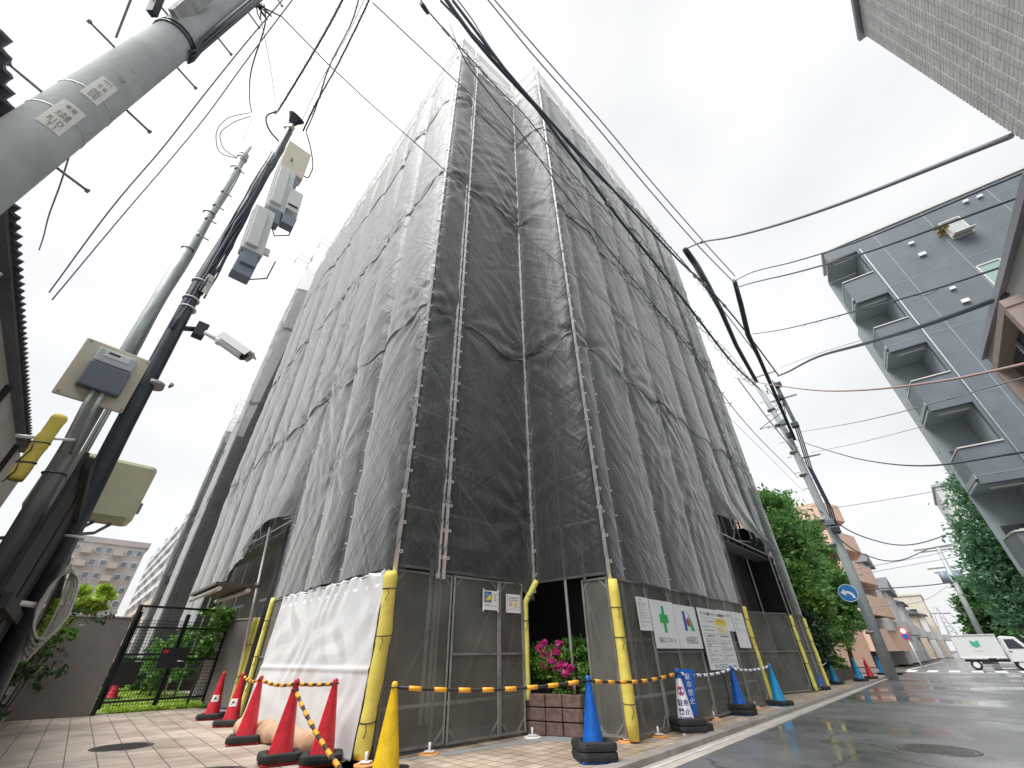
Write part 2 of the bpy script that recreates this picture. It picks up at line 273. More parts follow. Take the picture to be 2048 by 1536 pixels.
b = MB(); b.prism([st(-14, KN-.17, -.14), st(33, KN-.17, -.14), st(33, KN, -.14), st(-14, KN, -.14)], (0, 0, .155)); struct('kerb', b, kerb_m)
b = MB(); b.prism([st(-14, KN, -.14), st(30, KN, -.14), st(30, KN+.12, -.14), st(-14, KN+.42, -.14)], (0, 0, .095)); struct('gutter', b, gut_m)
b = MB(); b.prism([st(-14, KN+.10, -.14), st(33, KN+.10, -.14), st(33, KN+.14, -.14), st(-14, KN+.16, -.14)], (0, 0, .101)); struct('gutter_joint', b, mat('white line strip', (.62, .6, .57), .5, 0, .3, 3))
b = MB(); b.add([st(-30, KN+.2, -.055), st(400, KN+.2, -.055), st(400, 3.4, -.055), st(-30, 3.4, -.055)], [(0, 3, 2, 1)]); struct('road', b, road)
b = MB(); b.add([st(36, -60, -.051), st(50, -60, -.051), st(50, 60, -.051), st(36, 60, -.051)], [(0, 3, 2, 1)]); struct('cross_road', b, road)
b = MB(); b.prism([st(-14, 2.75, -.14), st(33, 2.75, -.14), st(33, 3.6, -.14), st(-14, 3.6, -.14)], (0, 0, .12)); struct('far_kerb', b, kerb_m)
mk = MB()
mk.add([st(36.5, -2.9, -.046), st(36.9, -2.9, -.046), st(36.9, 12, -.046), st(36.5, 12, -.046)], [(0, 3, 2, 1)])
for i in range(14):
    y = -3.1+i*1.0; mk.add([st(38.4, y, -.046), st(41.6, y, -.046), st(41.6, y+.5, -.046), st(38.4, y+.5, -.046)], [(0, 3, 2, 1)])
mk.add([st(41.6, -3.3, -.046), st(75, -2.2, -.046), st(75, -2.05, -.046), st(41.6, -3.15, -.046)], [(0, 3, 2, 1)])
struct('road_markings', mk, paint)
# manholes
def manhole(c, r, label, z):
    t = thing('manhole_cover', label, 'manhole', c)
    m = MB(); m.lathe((c[0], c[1], z), [(r, -.02), (r, .004), (r*.93, .006), (r*.92, .001), (r*.9, .001), (0.0, .002)], 40)
    build('rim', m, mat('cast iron', (.09, .09, .088), .35, .4, .4, 8, .2, 60), t)
    m = MB()
    for i in range(-9, 10):
        for j in range(-9, 10):
            x = i*r*.1; y = j*r*.1
            if math.hypot(x, y) < r*.84: m.box((c[0]+x, c[1]+y, z+.003), (r*.055, r*.055, .006), (np.array([.7, .7, 0]), np.array([-.7, .7, 0]), Z))
    build('tread_pattern', m, mat('worn iron', (.17, .165, .155), .3, .5, .4, 9), t)
mc = st(9.0, -1.02); manhole(np.array([5.42, 6.93, -.055]), .42, 'round iron manhole cover in the wet asphalt road', -.055)
manhole(np.array([-5.52, 7.45, 0]), .36, 'round dark manhole cover in the tiled forecourt, left of the red cones', .0)
manhole(atZ(420, 1548), .36, 'round dark cover at the bottom edge of the forecourt nearest the camera', .0)
# grass behind the gate
def leaves(pts, size, mb, flat=.0, mi=0, seed=1):
    r = np.random.default_rng(seed); n = len(pts); a = r.normal(size=(n, 3)); a[:, 2] *= (1-flat); a /= np.linalg.norm(a, axis=1)[:, None]
    c = r.normal(size=(n, 3)); c -= a*(a*c).sum(1)[:, None]; c /= np.linalg.norm(c, axis=1)[:, None]; s = size*r.uniform(.6, 1.3, n)[:, None]
    q = np.stack([pts-a*s, pts+c*s*.45, pts+a*s, pts-c*s*.45], 1).reshape(-1, 3); o = len(mb.v)
    mb.v.extend(q.tolist()); mb.f.extend([(o+4*i, o+4*i+1, o+4*i+2, o+4*i+3) for i in range(n)]); mb.m.extend([mi]*n); mb.s.extend([False]*n)
def crown(blobs, n, size, seed, mb=None, flat=0., mi=0):
    """leaf clumps over a set of ellipsoid blobs (cx,cy,cz,rx,ry,rz)"""
    mb = mb or MB(); r = np.random.default_rng(seed); B = np.array(blobs, float); w = (B[:, 3]*B[:, 5]); w /= w.sum(); pts = []
    for b, k in zip(B, (w*n).astype(int)):
        m = max(6, k//46); d = r.normal(size=(m, 3)); d /= np.linalg.norm(d, axis=1)[:, None]; rad = r.uniform(.55, 1.08, m)[:, None]; cc = b[:3]+d*rad*b[3:]
        idx = r.integers(0, m, k); cs = min(b[3], b[5])*.20; pts.append(cc[idx]+r.normal(size=(k, 3))*cs*np.array([1, 1, .6]))
    leaves(np.concatenate(pts), size, mb, flat, mi, seed); return mb
g_dark = leafmat('dark leaves', (.04, .11, .035), (.12, .27, .08)); g_mid = leafmat('green leaves', (.06, .17, .03), (.22, .42, .08)); g_lite = leafmat('fresh leaves', (.22, .38, .04), (.52, .68, .10)); g_deep = leafmat('deep leaves', (.012, .035, .014), (.04, .09, .03))
pink = leafmat('magenta petals', (.55, .03, .22), (.85, .10, .45)); red_l = leafmat('reddish leaves', (.35, .12, .05), (.6, .28, .1)); bark = mat('bark', (.11, .09, .075), .9, 0, .4, 6, .6, 30)
gl = np.array([-.697, .717, 0]); gn = np.array([-.717, -.697, 0])      # lane direction and its outward side
gs = MB(); gs.prism([(-8.0, 13.6, -.1), (-9.6, 11.2, -.1), (-40, 41, -.1), (-34, 44, -.1)], (0, 0, .11)); struct('lawn', gs, mat('lawn soil', (.13, .2, .04), .9, 0, .4, 3))
gs = MB(); r = rng.uniform(size=(9000, 2)); P0 = np.array([-9.3, 11.6]); pts = np.zeros((9000, 3)); pts[:, :2] = P0 + (r[:, :1]**1.5*16)*gl[:2] + r[:, 1:]*2.0*(-gn[:2]); pts[:, 2] = .03
leaves(pts, .06, gs, 0, 0, 3); o = build('grass', gs, g_lite); o['kind'] = 'stuff'
# =================================================================== SCAFFOLDED BUILDING
A = np.array([-1.74, 6.35, 0]); AT = np.array([-2.05, 6.14, 24.2])
I0 = np.array([.40, 8.30, 0]); IT = np.array([.2, 8.08, 24.2]); RC = np.array([1.55, 7.30, 0]); RT = np.array([1.25, 7.22, 24.2])
EB = np.array([10.15, 16.49, 0]); ET = np.array([10.15, 16.52, 24.2]); LB = np.array([-12.6, 17.4, 0]); LT = np.array([-12.85, 17.75, 24.2])
uR = (EB-RC)/np.linalg.norm(EB-RC); uL = (LB-A)/np.linalg.norm(LB-A); nR = np.array([uR[1], -uR[0], 0]); nL = np.array([-uL[1], uL[0], 0]); uM = (I0-A)/np.linalg.norm(I0-A); nM = np.array([uM[1], -uM[0], 0]); uS = (I0-RC)/np.linalg.norm(I0-RC); nS = np.array([-uS[1], uS[0], 0])*1
if nL[0] > 0: nL = -nL
if nS[0] > 0: nS = -nS
LR = np.linalg.norm(EB-RC); LL = np.linalg.norm(LB-A)
build_root = thing('apartment_building', 'brown tiled apartment block wrapped in dark scaffold netting on the street corner', 'building', ((A+EB)/2*[1, 1, 0]+np.array([-2, 3, 0])))
wall_t = brickmat('brown wall tiles', (.17, .12, .10), (.12, .085, .075), (.22, .21, .2), .10, .05, math.atan2(U[1], U[0]), m=.006, vertical=True)
RCi = RC-nR*1.15+uR*1.3; Ei = EB-nR*1.15-uR*1.5; Ai = A-nL*1.15+uL*1.6; Ii = I0+np.array([-.2, 1.7, 0]); Bi = LB-nL*1.15; far = Bi+uR*9; far2 = Ei+uL*9
for q in (RCi, Ei, Ai, Ii, Bi): q[2] = 0
m = MB(); m.prism([Ai, Ii, RCi, Ei, far2, far, Bi], (0, 0, 22.0)); build('wall', m, wall_t, build_root)
glassd = mat('dark window glass', (.05, .06, .07), .08, 0, 0, spec=.8); alum = mat('window aluminium', (.5, .5, .5), .4, .5)
whiteb = mat('white balcony band', (.62, .62, .6), .7, 0, .2, 3)
for k in range(7):
    z = 1.2+3*k
    for o_, d_, n_, ss in ((RCi, uR, nR, (1.4, 4.6, 7.6)), (Ai, uL, nL, (1.5, 4.8, 8., 11.2))):
        for s_ in ss:
            f = MB(); c = o_+d_*s_+n_*.02+Z*(z+.7)
            f.box(c, (1.5, .05, 1.35), (d_, n_, Z)); w = build('window', f, alum, build_root)
            f = MB(); f.box(c+n_*.03, (1.36, .02, 1.2), (d_, n_, Z)); sub('pane', f, glassd, w)
    if k:
        f = MB(); f.box((Ai+Ii)/2+Z*(3*k)-nM*-.03, (np.linalg.norm(Ii-Ai)*.99, .1, .22), ((Ii-Ai)/np.linalg.norm(Ii-Ai), np.cross(Z, (Ii-Ai)/np.linalg.norm(Ii-Ai)), Z)); build('balcony_band', f, whiteb, build_root)
m = MB(); m.box((Ai+Ii)/2+nM*.05+Z*4.6, (.9, .06, 1.9), (uM, nM, Z)); w = build('window', m, alum, build_root); m = MB(); m.box((Ai+Ii)/2+nM*.09+Z*4.6, (.75, .02, 1.75), (uM, nM, Z)); sub('pane', m, glassd, w)

scaf = thing('scaffold', 'steel scaffold wrapped in dark grey mesh sheeting around the whole corner building', 'scaffold', A)
net = netmat('scaffold netting', (.068, .076, .075), .76)
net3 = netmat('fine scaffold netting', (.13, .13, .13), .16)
def ridged(x): return 1-np.abs(((x+.5) % 1)-.5)*2     # triangular ridges
def nfield(s, z, seed, n=10, f0=.3, f1=2.):
    r = np.random.default_rng(seed); o = 0
    for _ in range(n):
        f = r.uniform(f0, f1); a = r.uniform(0, 6.28); o = o+np.sin(6.28*f*(s*math.cos(a)+z*math.sin(a))*.5+r.uniform(0, 6.28))/math.sqrt(n)
    return o
def face(b0, b1, t0, t1, n, seams, seed, zb=lambda s: 2.08+0*s, ztop=24.2, laps=(7.4, 12.9, 18.2, 21.9), ds=.09, amp=1., push=None, netm=None, eyelets=True, zmin_eye=None):
    L = np.linalg.norm((b1-b0)[:2]); ns = max(6, int(L/ds)); s = np.linspace(0, L, ns+1); seams = np.array(seams, float)
    edges = [None]+list(laps)+[ztop]; rr = np.random.default_rng(seed); Ls = [l for l in laps]
    ties = [(sx+0, l+rr.uniform(-.25, .25)) for sx in seams for l in Ls if rr.random() < .8] + [(rr.uniform(0, L), rr.uniform(3, 20)) for _ in range(int(L*.5))]
    bay = np.clip(np.searchsorted(seams, s, 'right')-1, 0, len(seams)-2); fr = np.clip((s-seams[bay])/(seams[bay+1]-seams[bay]), 0, 1)
    bb = rr.uniform(.4, 1.3, len(seams)+1)[bay]
    for k in range(len(edges)-1):
        lap = lambda e_, q: e_+.12*np.sin(q*1.3+e_)+.10*np.sin(q*4.1+2*e_)-.10*np.sin(np.pi*fr)
        z0 = zb(s) if k == 0 else lap(edges[k], s)-.12
        z1 = (np.full_like(s, edges[k+1]) if k == len(edges)-2 else lap(edges[k+1], s)+.1)
        nzv = int(max(4, (edges[k+1]-(edges[k] or 2))/ds)); w = np.linspace(0, 1, nzv+1)
        Zg = z0[:, None]+(z1-z0)[:, None]*w[None, :]; Sg = np.repeat(s[:, None], nzv+1, 1)
        d = np.clip((24.4-Zg)/3., .15, 1)*.12*bb[:, None]*np.sin(np.pi*fr)[:, None]**.5*(1+.22*nfield(Sg, Zg, seed+3, 6, .05, .3))
        d += -.03*np.exp(-np.minimum(fr, 1-fr)[:, None]*(seams[1]-seams[0])/.05)
        # hanging folds: curves that sag between the ties, and slanting pulls
        sag = Zg*1.0 + 1.6*(np.minimum(fr, 1-fr)[:, None]-.25)*bb[:, None]
        d += amp*.013*ridged(sag*1.5+nfield(Sg, Zg, seed+5, 8, .2, 1.2)*.8)*np.clip(nfield(Sg, Zg, seed+6, 6, .1, .6)+.3, 0, 1.2)
        for sg, q in ((1, 7), (-1, 8)):
            d += amp*.020*ridged((Sg*sg*1.3+Zg*.9)*1.0+nfield(Sg, Zg, seed+q, 8, .2, 1.1)*.7)*np.clip(nfield(Sg, Zg, seed+q+9, 6, .08, .5)+.1, 0, 1.3)
        for (ts, tz) in ties:
            dx = Sg-ts; dz = Zg-tz; r_ = np.sqrt(dx*dx+dz*dz)+1e-3; th = np.arctan2(dz, dx)
            d += amp*.032*np.exp(-r_/1.0)*np.minimum(1, r_/.12)*np.sin(rr.integers(7, 13)*th+rr.uniform(0, 6)+.8*np.sin(3*th)) - .035*np.exp(-(r_/.16)**2)
        d += .004*nfield(Sg, Zg, seed+20, 16, 1.5, 6)
        d += (.018 if k else .0)*np.exp(-(Zg-z0[:, None])/.25)*(.6+.5*nfield(Sg, Zg*0, seed+30+k, 6, .3, 1.5))
        d += .012*k
        d *= np.clip((24.6-Zg)/1.5, .12, 1)
        if push is not None: d += push(Sg, Zg)
        a = (Sg/L)[..., None]; kz = (Zg/24.2)[..., None]; P = (b0*(1-a)+b1*a)*(1-kz)+(t0*(1-a)+t1*a)*kz; P[..., 2] = Zg; P = P+n*d[..., None]
        uv = np.stack([Sg+seed*13.1, Zg], -1); mb = MB(); mb.grid(P, uv=uv); 
        build('mesh_sheet', mb, (netm or net) if k < len(edges)-2 else net3, scaf)
    def pt(q, z, off=0.):
        a = q/L; k_ = z/24.2; return (b0*(1-a)+b1*a)*(1-k_)*[1, 1, 0]+(t0*(1-a)+t1*a)*k_*[1, 1, 0]+Z*z+n*off
    if eyelets:
        for q in seams[1:-1]:
            mb = MB(); zz = (zb(np.array([q]))[0])+.2
            while zz < 24:
                c = pt(q+rr.uniform(-.03, .03), zz, .0); mb.cyl(c+n*-.02, c+n*.025, .014, n=6); zz += .45+rr.uniform(-.03, .03)
            build('lacing', mb, mat('eyelet plastic', (.75, .75, .74), .5), scaf)
    return pt
zL = lambda s: np.where(s < 5.05, 2.08, np.where(s < 12.3, 4.06-(s-5.05)*(1.33/7.25)+.12*np.sin(s*2.2), 1.9))
zR = lambda s: np.where(s < 6.45, 2.06, np.where(s < 11.1, 4.4-(s-6.45)*.14, 2.06))
def pushL(S, Zz): return .55*np.exp(-((S-6.4)/1.6)**2)*np.exp(-np.maximum(0, Zz-3.4)/1.1)*(S > 4.95)*np.clip((S-5.0)/.5, 0, 1)+.03*np.sin(S*14+Zz*6)*np.exp(-np.abs(S-8)/3)*np.exp(-np.maximum(0, Zz-3)/1.2)
def pushR(S, Zz): return .38*np.exp(-((S-8.6)/1.9)**4)*np.exp(-np.maximum(0, Zz-4.0)/.7)*(1+.25*np.sin(S*7+3*Zz))*(S > 6.3)*(S < 11.3)
seL = [0, 1.8, 3.3, 5.02, 6.7, 8.5, 10.3, 12.1, 13.9, LL]; seR = [0, .62, 2.4, 4.2, 6.42, 8.2, 10.0, 11.5, LR]
ptL = face(A, LB, AT, LT, nL, seL, 11, zL, push=pushL)
LM = np.linalg.norm(I0-A); ptM = face(A, I0, AT, IT, nM, [0, .78, LM], 23, lambda s: 2.08-.25*np.clip((s-2.2)/.6, 0, 1), eyelets=False, amp=1.1, netm=netmat('shaded netting', (.048, .055, .055), .72))  # darker copy of the same netting, shade of these faces put into the colour
LS = np.linalg.norm(I0-RC); ptS = face(RC, I0, RT, IT, nS, [0, LS], 37, lambda s: 2.10+.0*s, eyelets=False, amp=.9, netm=MT['shaded netting'])
sM = 10.35; fM = sM/LR; RM = RC*(1-fM)+EB*fM; RMT = RT*(1-fM)+ET*fM
face(RC, RM, RT, RMT, nR, seR[:7]+[sM], 41, zR, push=pushR); net2 = netmat('open scaffold netting', (.07, .082, .081), .42)
face(RM, EB, RMT, ET, nR, [0, 1.15, LR-sM], 47, lambda s: zR(s+sM), push=lambda a, b: pushR(a+sM, b), netm=net2)
def ptR(q, z, off=0.):
    a = q/LR; k_ = z/24.2; return (RC*(1-a)+EB*a)*(1-k_)*[1, 1, 0]+(RT*(1-a)+ET*a)*k_*[1, 1, 0]+Z*z+nR*off
# far end return of the street face
uE = -nR; ptE = face(EB, EB+uE*2.2, ET, ET+uE*2.2, uR, [0, 2.2], 52, lambda s: 0*s+.1, ds=.25, netm=net2, eyelets=False)
# projecting volumes further down the lane
def vol(p0, w, l, seed, h=24.2):
    c1 = p0+nL*w; c2 = c1+uL*l
    for (a, b_, n_, sd, se) in ((p0, c1, -uL, seed, [0, w]), (c1, c2, nL, seed+1, list(np.arange(0, l, 1.8))+[l])):
        face(a, b_, a+Z*h, b_+Z*h, n_, se, sd, lambda s: 0*s+.3, ztop=h, ds=.2, eyelets=False, netm=(MT['shaded netting'] if n_ is not nL else net))
    return c2
Cn = np.array([-14.55, 18.85, 0]); Dn = np.array([-29.9, 38.3, 0]); Fn = np.array([-41., 49.3, 0]); HT = Z*24.2
mass = MB()
def wing(p, q, seed, depth=2.6, h=24.2):
    d = (q-p)/np.linalg.norm(q-p); n = np.array([-d[1], d[0], 0]); n = n if n[0] < 0 else -n
    face(p, q, p+Z*h, q+Z*h, n, list(np.arange(0, np.linalg.norm(q-p)-.9, 1.8))+[np.linalg.norm(q-p)], seed, lambda s: 0*s+.3, ztop=h, ds=.16, eyelets=False)
    face(p-n*depth, p, p-n*depth+Z*h, p+Z*h, -d, [0, depth], seed+1, lambda s: 0*s+.3, ztop=h, ds=.16, eyelets=False, netm=MT['shaded netting'])
    mass.prism([p-n*.9+d*.8, q-n*.9, q-n*12, p-n*12+d*.8], Z*22)
wing(Cn, Dn, 61); d_ = (Dn-Cn)/np.linalg.norm(Dn-Cn); n_ = np.array([-d_[1], d_[0], 0])
wing(Dn+d_*2+n_*.7, Dn+d_*4+n_*.7, 64); wing(Dn+d_*5.4+n_*.6, Dn+d_*8.0+n_*.5, 67)
build('wall', mass, wall_t, build_root)
rm = MB(); sh = np.array([.0, -.12, 0]); rm.prism([Ai+sh, Ii+sh, RCi+sh, RCi+[0, .2, 0], Ii+[0, .2, 0], Ai+[0, .2, 0]], Z*2.7); rm.box((.75, 9.45, 2.42), (2.2, 1.4, .04)); rl2 = MB(); rl2.add([ptR(LR-.3, .1, -.15), ptR(LR-.3, .1, -1.3), ptR(LR-.3, 5.2, -1.3), ptR(LR-.3, 5.2, -.15)], [(0, 1, 2, 3)]); build('end_shade_sheet', rl2, mat('black shade tone', (.02, .022, .024), .8, 0, .3, 2), build_root); rm2 = MB(); rm2.v, rm2.f, rm2.m, rm2.s = rm.v[-8:], [tuple(i-(len(rm.v)-8) for i in f) for f in rm.f[-6:]], rm.m[-6:], rm.s[-6:]; build('recess_light_blocker', rm2, MT['black shade tone'], build_root); rm.v = rm.v[:-8]; rm.f = rm.f[:-6]; rm.m = rm.m[:-6]; rm.s = rm.s[:-6]; build('recess_shade_lining', rm, mat('black shade tone', (.02, .022, .024), .8, 0, .3, 2), build_root)  # black lining, light-blocking slab and end sheet, all added to darken the openings
c2 = Cn; v1 = Dn; ann = MB(); ann.prism([RCi, Ei+uR*1.42, Ei+uR*1.42+uL*6, RCi+uL*3], Z*6.2); build('lower_wall', ann, mat('opening shade tone', (.05, .052, .06), .8, 0, .3, 2), build_root)  # dark box added behind the street opening, its shade put into the colour
# standards (outer corner poles), ledgers, boards, braces
def pole_part(p, q, r=.0243, name='standard', m=None): mb = MB(); mb.cyl(p, q, r, n=10); return build(name, mb, m or galv, scaf)
def laced(pt, q, off, z0, seed, couple=True, dbl=None):
    p = pole_part(pt(q, z0, off), pt(q, 24.9, off), .033)
    mb = MB(); r = np.random.default_rng(seed); z = z0+.35
    zz = np.arange(z0+.3, 24, .035); mb.tube([pt(q, z_, off)+np.array([math.cos(z_*15)*.037, math.sin(z_*15)*.037, 0]) for z_ in zz], .004, 4)
    sub('tie_cord', mb, ink, p)
    mb = MB(); z = z0+.3
    while z < 24:
        c = pt(q, z, off); d = np.array([math.cos(z*9), -abs(math.sin(z*9)), 0]); mb.tube([c+np.array([.055, 0, 0])+np.array([math.cos(t)*.022, 0, math.sin(t)*.022]) for t in np.linspace(0, 6.28, 8)], .006, 5); z += .42
    sub('eyelet', mb, MT['eyelet plastic'], p)
    mb = MB(); z = z0+1.2
    while z < 24: c = pt(q, z, off); mb.box(c, (.075, .075, .07)); mb.cyl(c-[.06, 0, 0], c+[.06, 0, 0], .016, n=6); z += 1.8
    sub('coupler', mb, galv_d, p); return p
laced(ptM, 0.0, .06, 2.0, 1); laced(ptM, .73, .055, 2.0, 2); laced(ptM, .83, .06, 2.0, 3)
for q in (.73, .83): pole_part(ptM(q, .25, -.12), ptM(q, 2.3, -.12), .03)
laced(ptR, 0.0, .06, 2.0, 5); laced(ptS, LS-.02, .05, 1.95, 6)
for pt_, L_, se, zz in ((ptL, LL, seL, zL), (ptR, LR, seR, zR)):
    for q in se[1:]: pole_part(pt_(q, 4.3 if (pt_ is ptR and 6.5 < q < 10.9) or (pt_ is ptL and 5.1 < q < 12) else .05, -.09), pt_(q, 24.7, -.09), name='standard')
    for q in se[:-1:1]: pole_part(pt_(q, 4.3 if (pt_ is ptR and 6. < q < 10.9) or (pt_ is ptL and 5. < q < 12) else .05, -.85), pt_(q, 23.6, -.85), name='standard')
for pt_, L_ in ((ptL, LL), (ptM, LM), (ptS, LS), (ptR, LR)):
    for k in range(13):
        z = 2.15+1.83*k
        if k == 0 and pt_ in (ptL, ptR): continue
        mb = MB()
        for zz in (z, z+.9):
            if zz < 24.4: mb.cyl(pt_(0, zz, -.12), pt_(L_, zz, -.12), .021, n=8)
        if k == 12: mb.cyl(pt_(0, 24.15, -.05), pt_(L_, 24.15, -.05), .024, n=8)
        build('ledger', mb, galv, scaf)
        if k < 12 and L_ > 2:
            mb = MB(); mb.beam(pt_(.15, z-.05, -.55), pt_(L_-.15, z-.05, -.55), .5, .04); build('deck_board', mb, galv_d, scaf)
for pt_, se in ((ptL, seL), (ptR, seR), (ptM, [.83, LM])):
    for i in range(len(se)-1):
        if pt_ is not ptM and i % 2 == 0 and i < len(se)-2 : continue
        mb = MB(); mb2 = []
        for k in range(12):
            z = 2.2+1.83*k+(2 if pt_ is not ptM and k == 0 else 0); a, c = (se[i], se[i+1]) if k % 2 else (se[i+1], se[i]); mb.cyl(pt_(a, z, -.15), pt_(c, 2.15+1.83*(k+1), -.15), .017, n=6)
        build('brace', mb, galv, scaf)
# open side frames at the far end of the street face: ladders of struts you can see through the sheet
for off in (-.2, -1.0):
    mb = MB(); 
    for q in (LR-.08, LR-1.45):
        mb.cyl(ptR(q, 4.4, off), ptR(q, 24.0, off), .03, n=8)
    for k in range(3, 26):
        z = 2+.86*k; mb.cyl(ptR(LR-.08, z, off), ptR(LR-1.45, z, off), .022, n=6)
        a, c = (LR-.08, LR-1.45) if k % 2 else (LR-1.45, LR-.08); mb.cyl(ptR(a, z, off), ptR(c, z+.86, off), .022, n=6)
    build('side_frame', mb, galv_d, scaf)
mb = MB()
for k in range(7):
    z = 4+3.0*k; mb.add([ptR(LR-.1, z, -.2), ptR(LR-1.4, z+.9, -.2), ptR(LR-1.4, z, -.9), ptR(LR-.1, z, -1.0)], [(0, 1, 2), (0, 2, 3)])
build('stair_tread', mb, blackst, scaf)
# top rail ends sticking up
for q in (2.4, 4.2, 8.2, 11.5): pole_part(ptR(q, 23.4, .03), ptR(q, 24.6, .03), .02, 'guard_post')
for q in (3.3, 6.7, 10.3, 12.1): pole_part(ptL(q, 23.4, .03), ptL(q, 24.7, .03), .02, 'guard_post')
for p_ in (LB-nL*.3, Cn, Dn, Dn+d_*1.6, Dn+d_*5.2):
    p_ = p_*[1, 1, 0]; mb = MB()
    for a, b_ in ((np.zeros(3), uR*.0+Z*1.2), (-uL*.9, -uL*.9+Z*1.2), (nL*.8, nL*.8+Z*1.2)): mb.cyl(p_+a+Z*23.9, p_+b_+Z*23.9, .03, n=6)
    for z in (24.5, 25.0): mb.cyl(p_+Z*z, p_-uL*.9+Z*z, .025, n=6); mb.cyl(p_+Z*z, p_+nL*.8+Z*z, .025, n=6)
    build('top_rail', mb, galv, scaf)
# ------------------------------------------------ expanded metal hoarding at street level
exm = expmat('expanded metal', (.20, .20, .18)); frm = mat('hoarding frame', (.28, .285, .27), .5, .3, .35, 5, .1, 40)
def panel(pt, s0, s1, off, z0=.04, z1=2.07, rails=(1.03,), diag=True, corner=True):
    d = (pt(s1, 0)-pt(s0, 0)); d = d/np.linalg.norm(d); n = np.cross(d, Z); 
    mb = MB(); P = np.array([[pt(s, z, off) for z in (z0, z1)] for s in (s0, s1)]); uv = np.array([[(s, z) for z in (z0, z1)] for s in (s0, s1)]); mb.grid(P, sm=False, uv=uv)
    p = build('hoarding_panel', mb, exm, scaf)
    f = MB(); w = .03; a = s0+w/2; c = s1-w/2
    for q in (a, c): f.beam(pt(q, z0, off+.012), pt(q, z1, off+.012), w, .03)
    for zz in (z0+w/2, z1-w/2)+tuple(rails): f.beam(pt(s0+w, zz, off+.011), pt(s1-w, zz, off+.011), .028, w)
    if corner:
        for (q, zz, sq, sz) in ((a, z0, 1, 1), (c, z0, -1, 1), (a, z1, 1, -1), (c, z1, -1, -1)): f.beam(pt(q+sq*.0, zz+sz*.17, off+.005), pt(q+sq*.15, zz+sz*.02, off+.005), .012, .03)
    if diag: f.cyl(pt(s0+.05, .2, off-.07), pt(s1-.05, z1-.3, off-.07), .014, n=6)
    sub('frame', f, frm, p); return p
panel(ptM, 0.03, 1.03, .02, rails=(), diag=True); panel(ptM, 1.04, 1.96, .05); panel(ptM, 1.97, 2.50, .05)
for i, (a, b_) in enumerate([(.02, 1.17), (1.19, 2.06), (2.07, 3.1), (3.11, 4.02), (4.03, 5.07), (5.08, 6.4)]): panel(ptR, a, b_, .02, rails=(() if i == 0 else (1.03,)))
for a, b_ in [(10.95, 12.0), (12.02, 12.88)]: panel(ptR, a, b_, .02)
for a, b_ in [(.03, 1.8), (1.82, 3.3), (3.32, 4.95)]: panel(ptL, a, b_, .02)
# gate leaf swung inwards in the street opening, return panel beside the planter
def ptG(s, z, off=0.): p0 = ptR(7.9, 0)*[1, 1, 0]-nR*1.0; d = (ptR(10.95, 0)*[1, 1, 0]-p0); d = d/np.linalg.norm(d); return p0+d*s+Z*z+np.array([d[1], -d[0], 0])*off
panel(ptG, 0.6, 3.1, 0)
def ptH(s, z, off=0.): return RC+uS*s+nS*off+Z*z
panel(ptH, .02, .52, .0, rails=())
# pipes behind the lower panels
for z in (.45,):
    mb = MB(); mb.cyl(ptM(.1, z, -.1), ptM(2.5, z+.02, -.1), .024); build('ledger', mb, galv, scaf); mb = MB(); mb.cyl(ptR(.1, z, -.1), ptR(6.3, z, -.1), .024); build('ledger', mb, galv, scaf)
# jack bases with orange pads
org = mat('orange pad plastic', (.85, .36, .10), .5, 0, .2, 8)
def pad(x, y, lab, white=False):
    c = atZ(x, y); t = thing('base_pad', lab, 'base pad', c, 'pads under the scaffold feet')
    mb = MB(); mb.lathe(c, [(.13, 0), (.13, .015), (.11, .022), (.05, .02), (.045, .03), (0.0, .03)], 10); build('pad', mb, org if not white else white_p, t)
    mb = MB(); mb.cyl(c+Z*.02, c+Z*.12, .017, n=8); mb.box(c+Z*.035, (.12, .12, .008)); build('jack', mb, galv, t)
for x, y, l in ((858, 1510, 'orange pad under the foot left of the hoarding door'), (730, 1532, 'orange and white pad at the foot of the foam guard beside the white sheet'), (1255, 1484, 'orange pad at the foot of the corner post right of the planter'), (1318, 1474, 'orange pad between the corner post and the no parking cone'), (1430, 1440, 'orange pad behind the no parking cone, below the notice board'), (1512, 1417, 'orange pad beside the third blue cone'), (1065, 1476, 'pale pad at the foot of the bent foam guard')): pad(x, y, l, x == 1065)
# =================================================================== TEXT
def text_mesh(body):
    c = bpy.data.curves.new('t', 'FONT'); c.body = body; c.align_x = 'CENTER'; c.align_y = 'CENTER'; o = bpy.data.objects.new('t', c); COL.objects.link(o)
    dg = bpy.context.evaluated_depsgraph_get(); m = bpy.data.meshes.new_from_object(o.evaluated_get(dg)); v = np.array([x.co[:] for x in m.vertices]); f = [tuple(p.vertices) for p in m.polygons]
    bpy.data.objects.remove(o); bpy.data.curves.remove(c); bpy.data.meshes.remove(m); return v, f
def text(mb, body, c, X, Y, w=None, h=None, mi=0, bold=0.):
    v, f = text_mesh(body); lo = v.min(0); hi = v.max(0); v = v-(lo+hi)/2; sx = (w/(hi[0]-lo[0])) if w else None; sy = h/(hi[1]-lo[1]) if h else sx
    sx = sx or sy; nn = np.cross(X, Y)
    for b in ([0] if not bold else [-bold, 0, bold]): mb.add([np.array(c)+X*(p[0]*sx+b)+Y*(p[1]*sy)+nn*(abs(b)*.02) for p in v], f, mi)
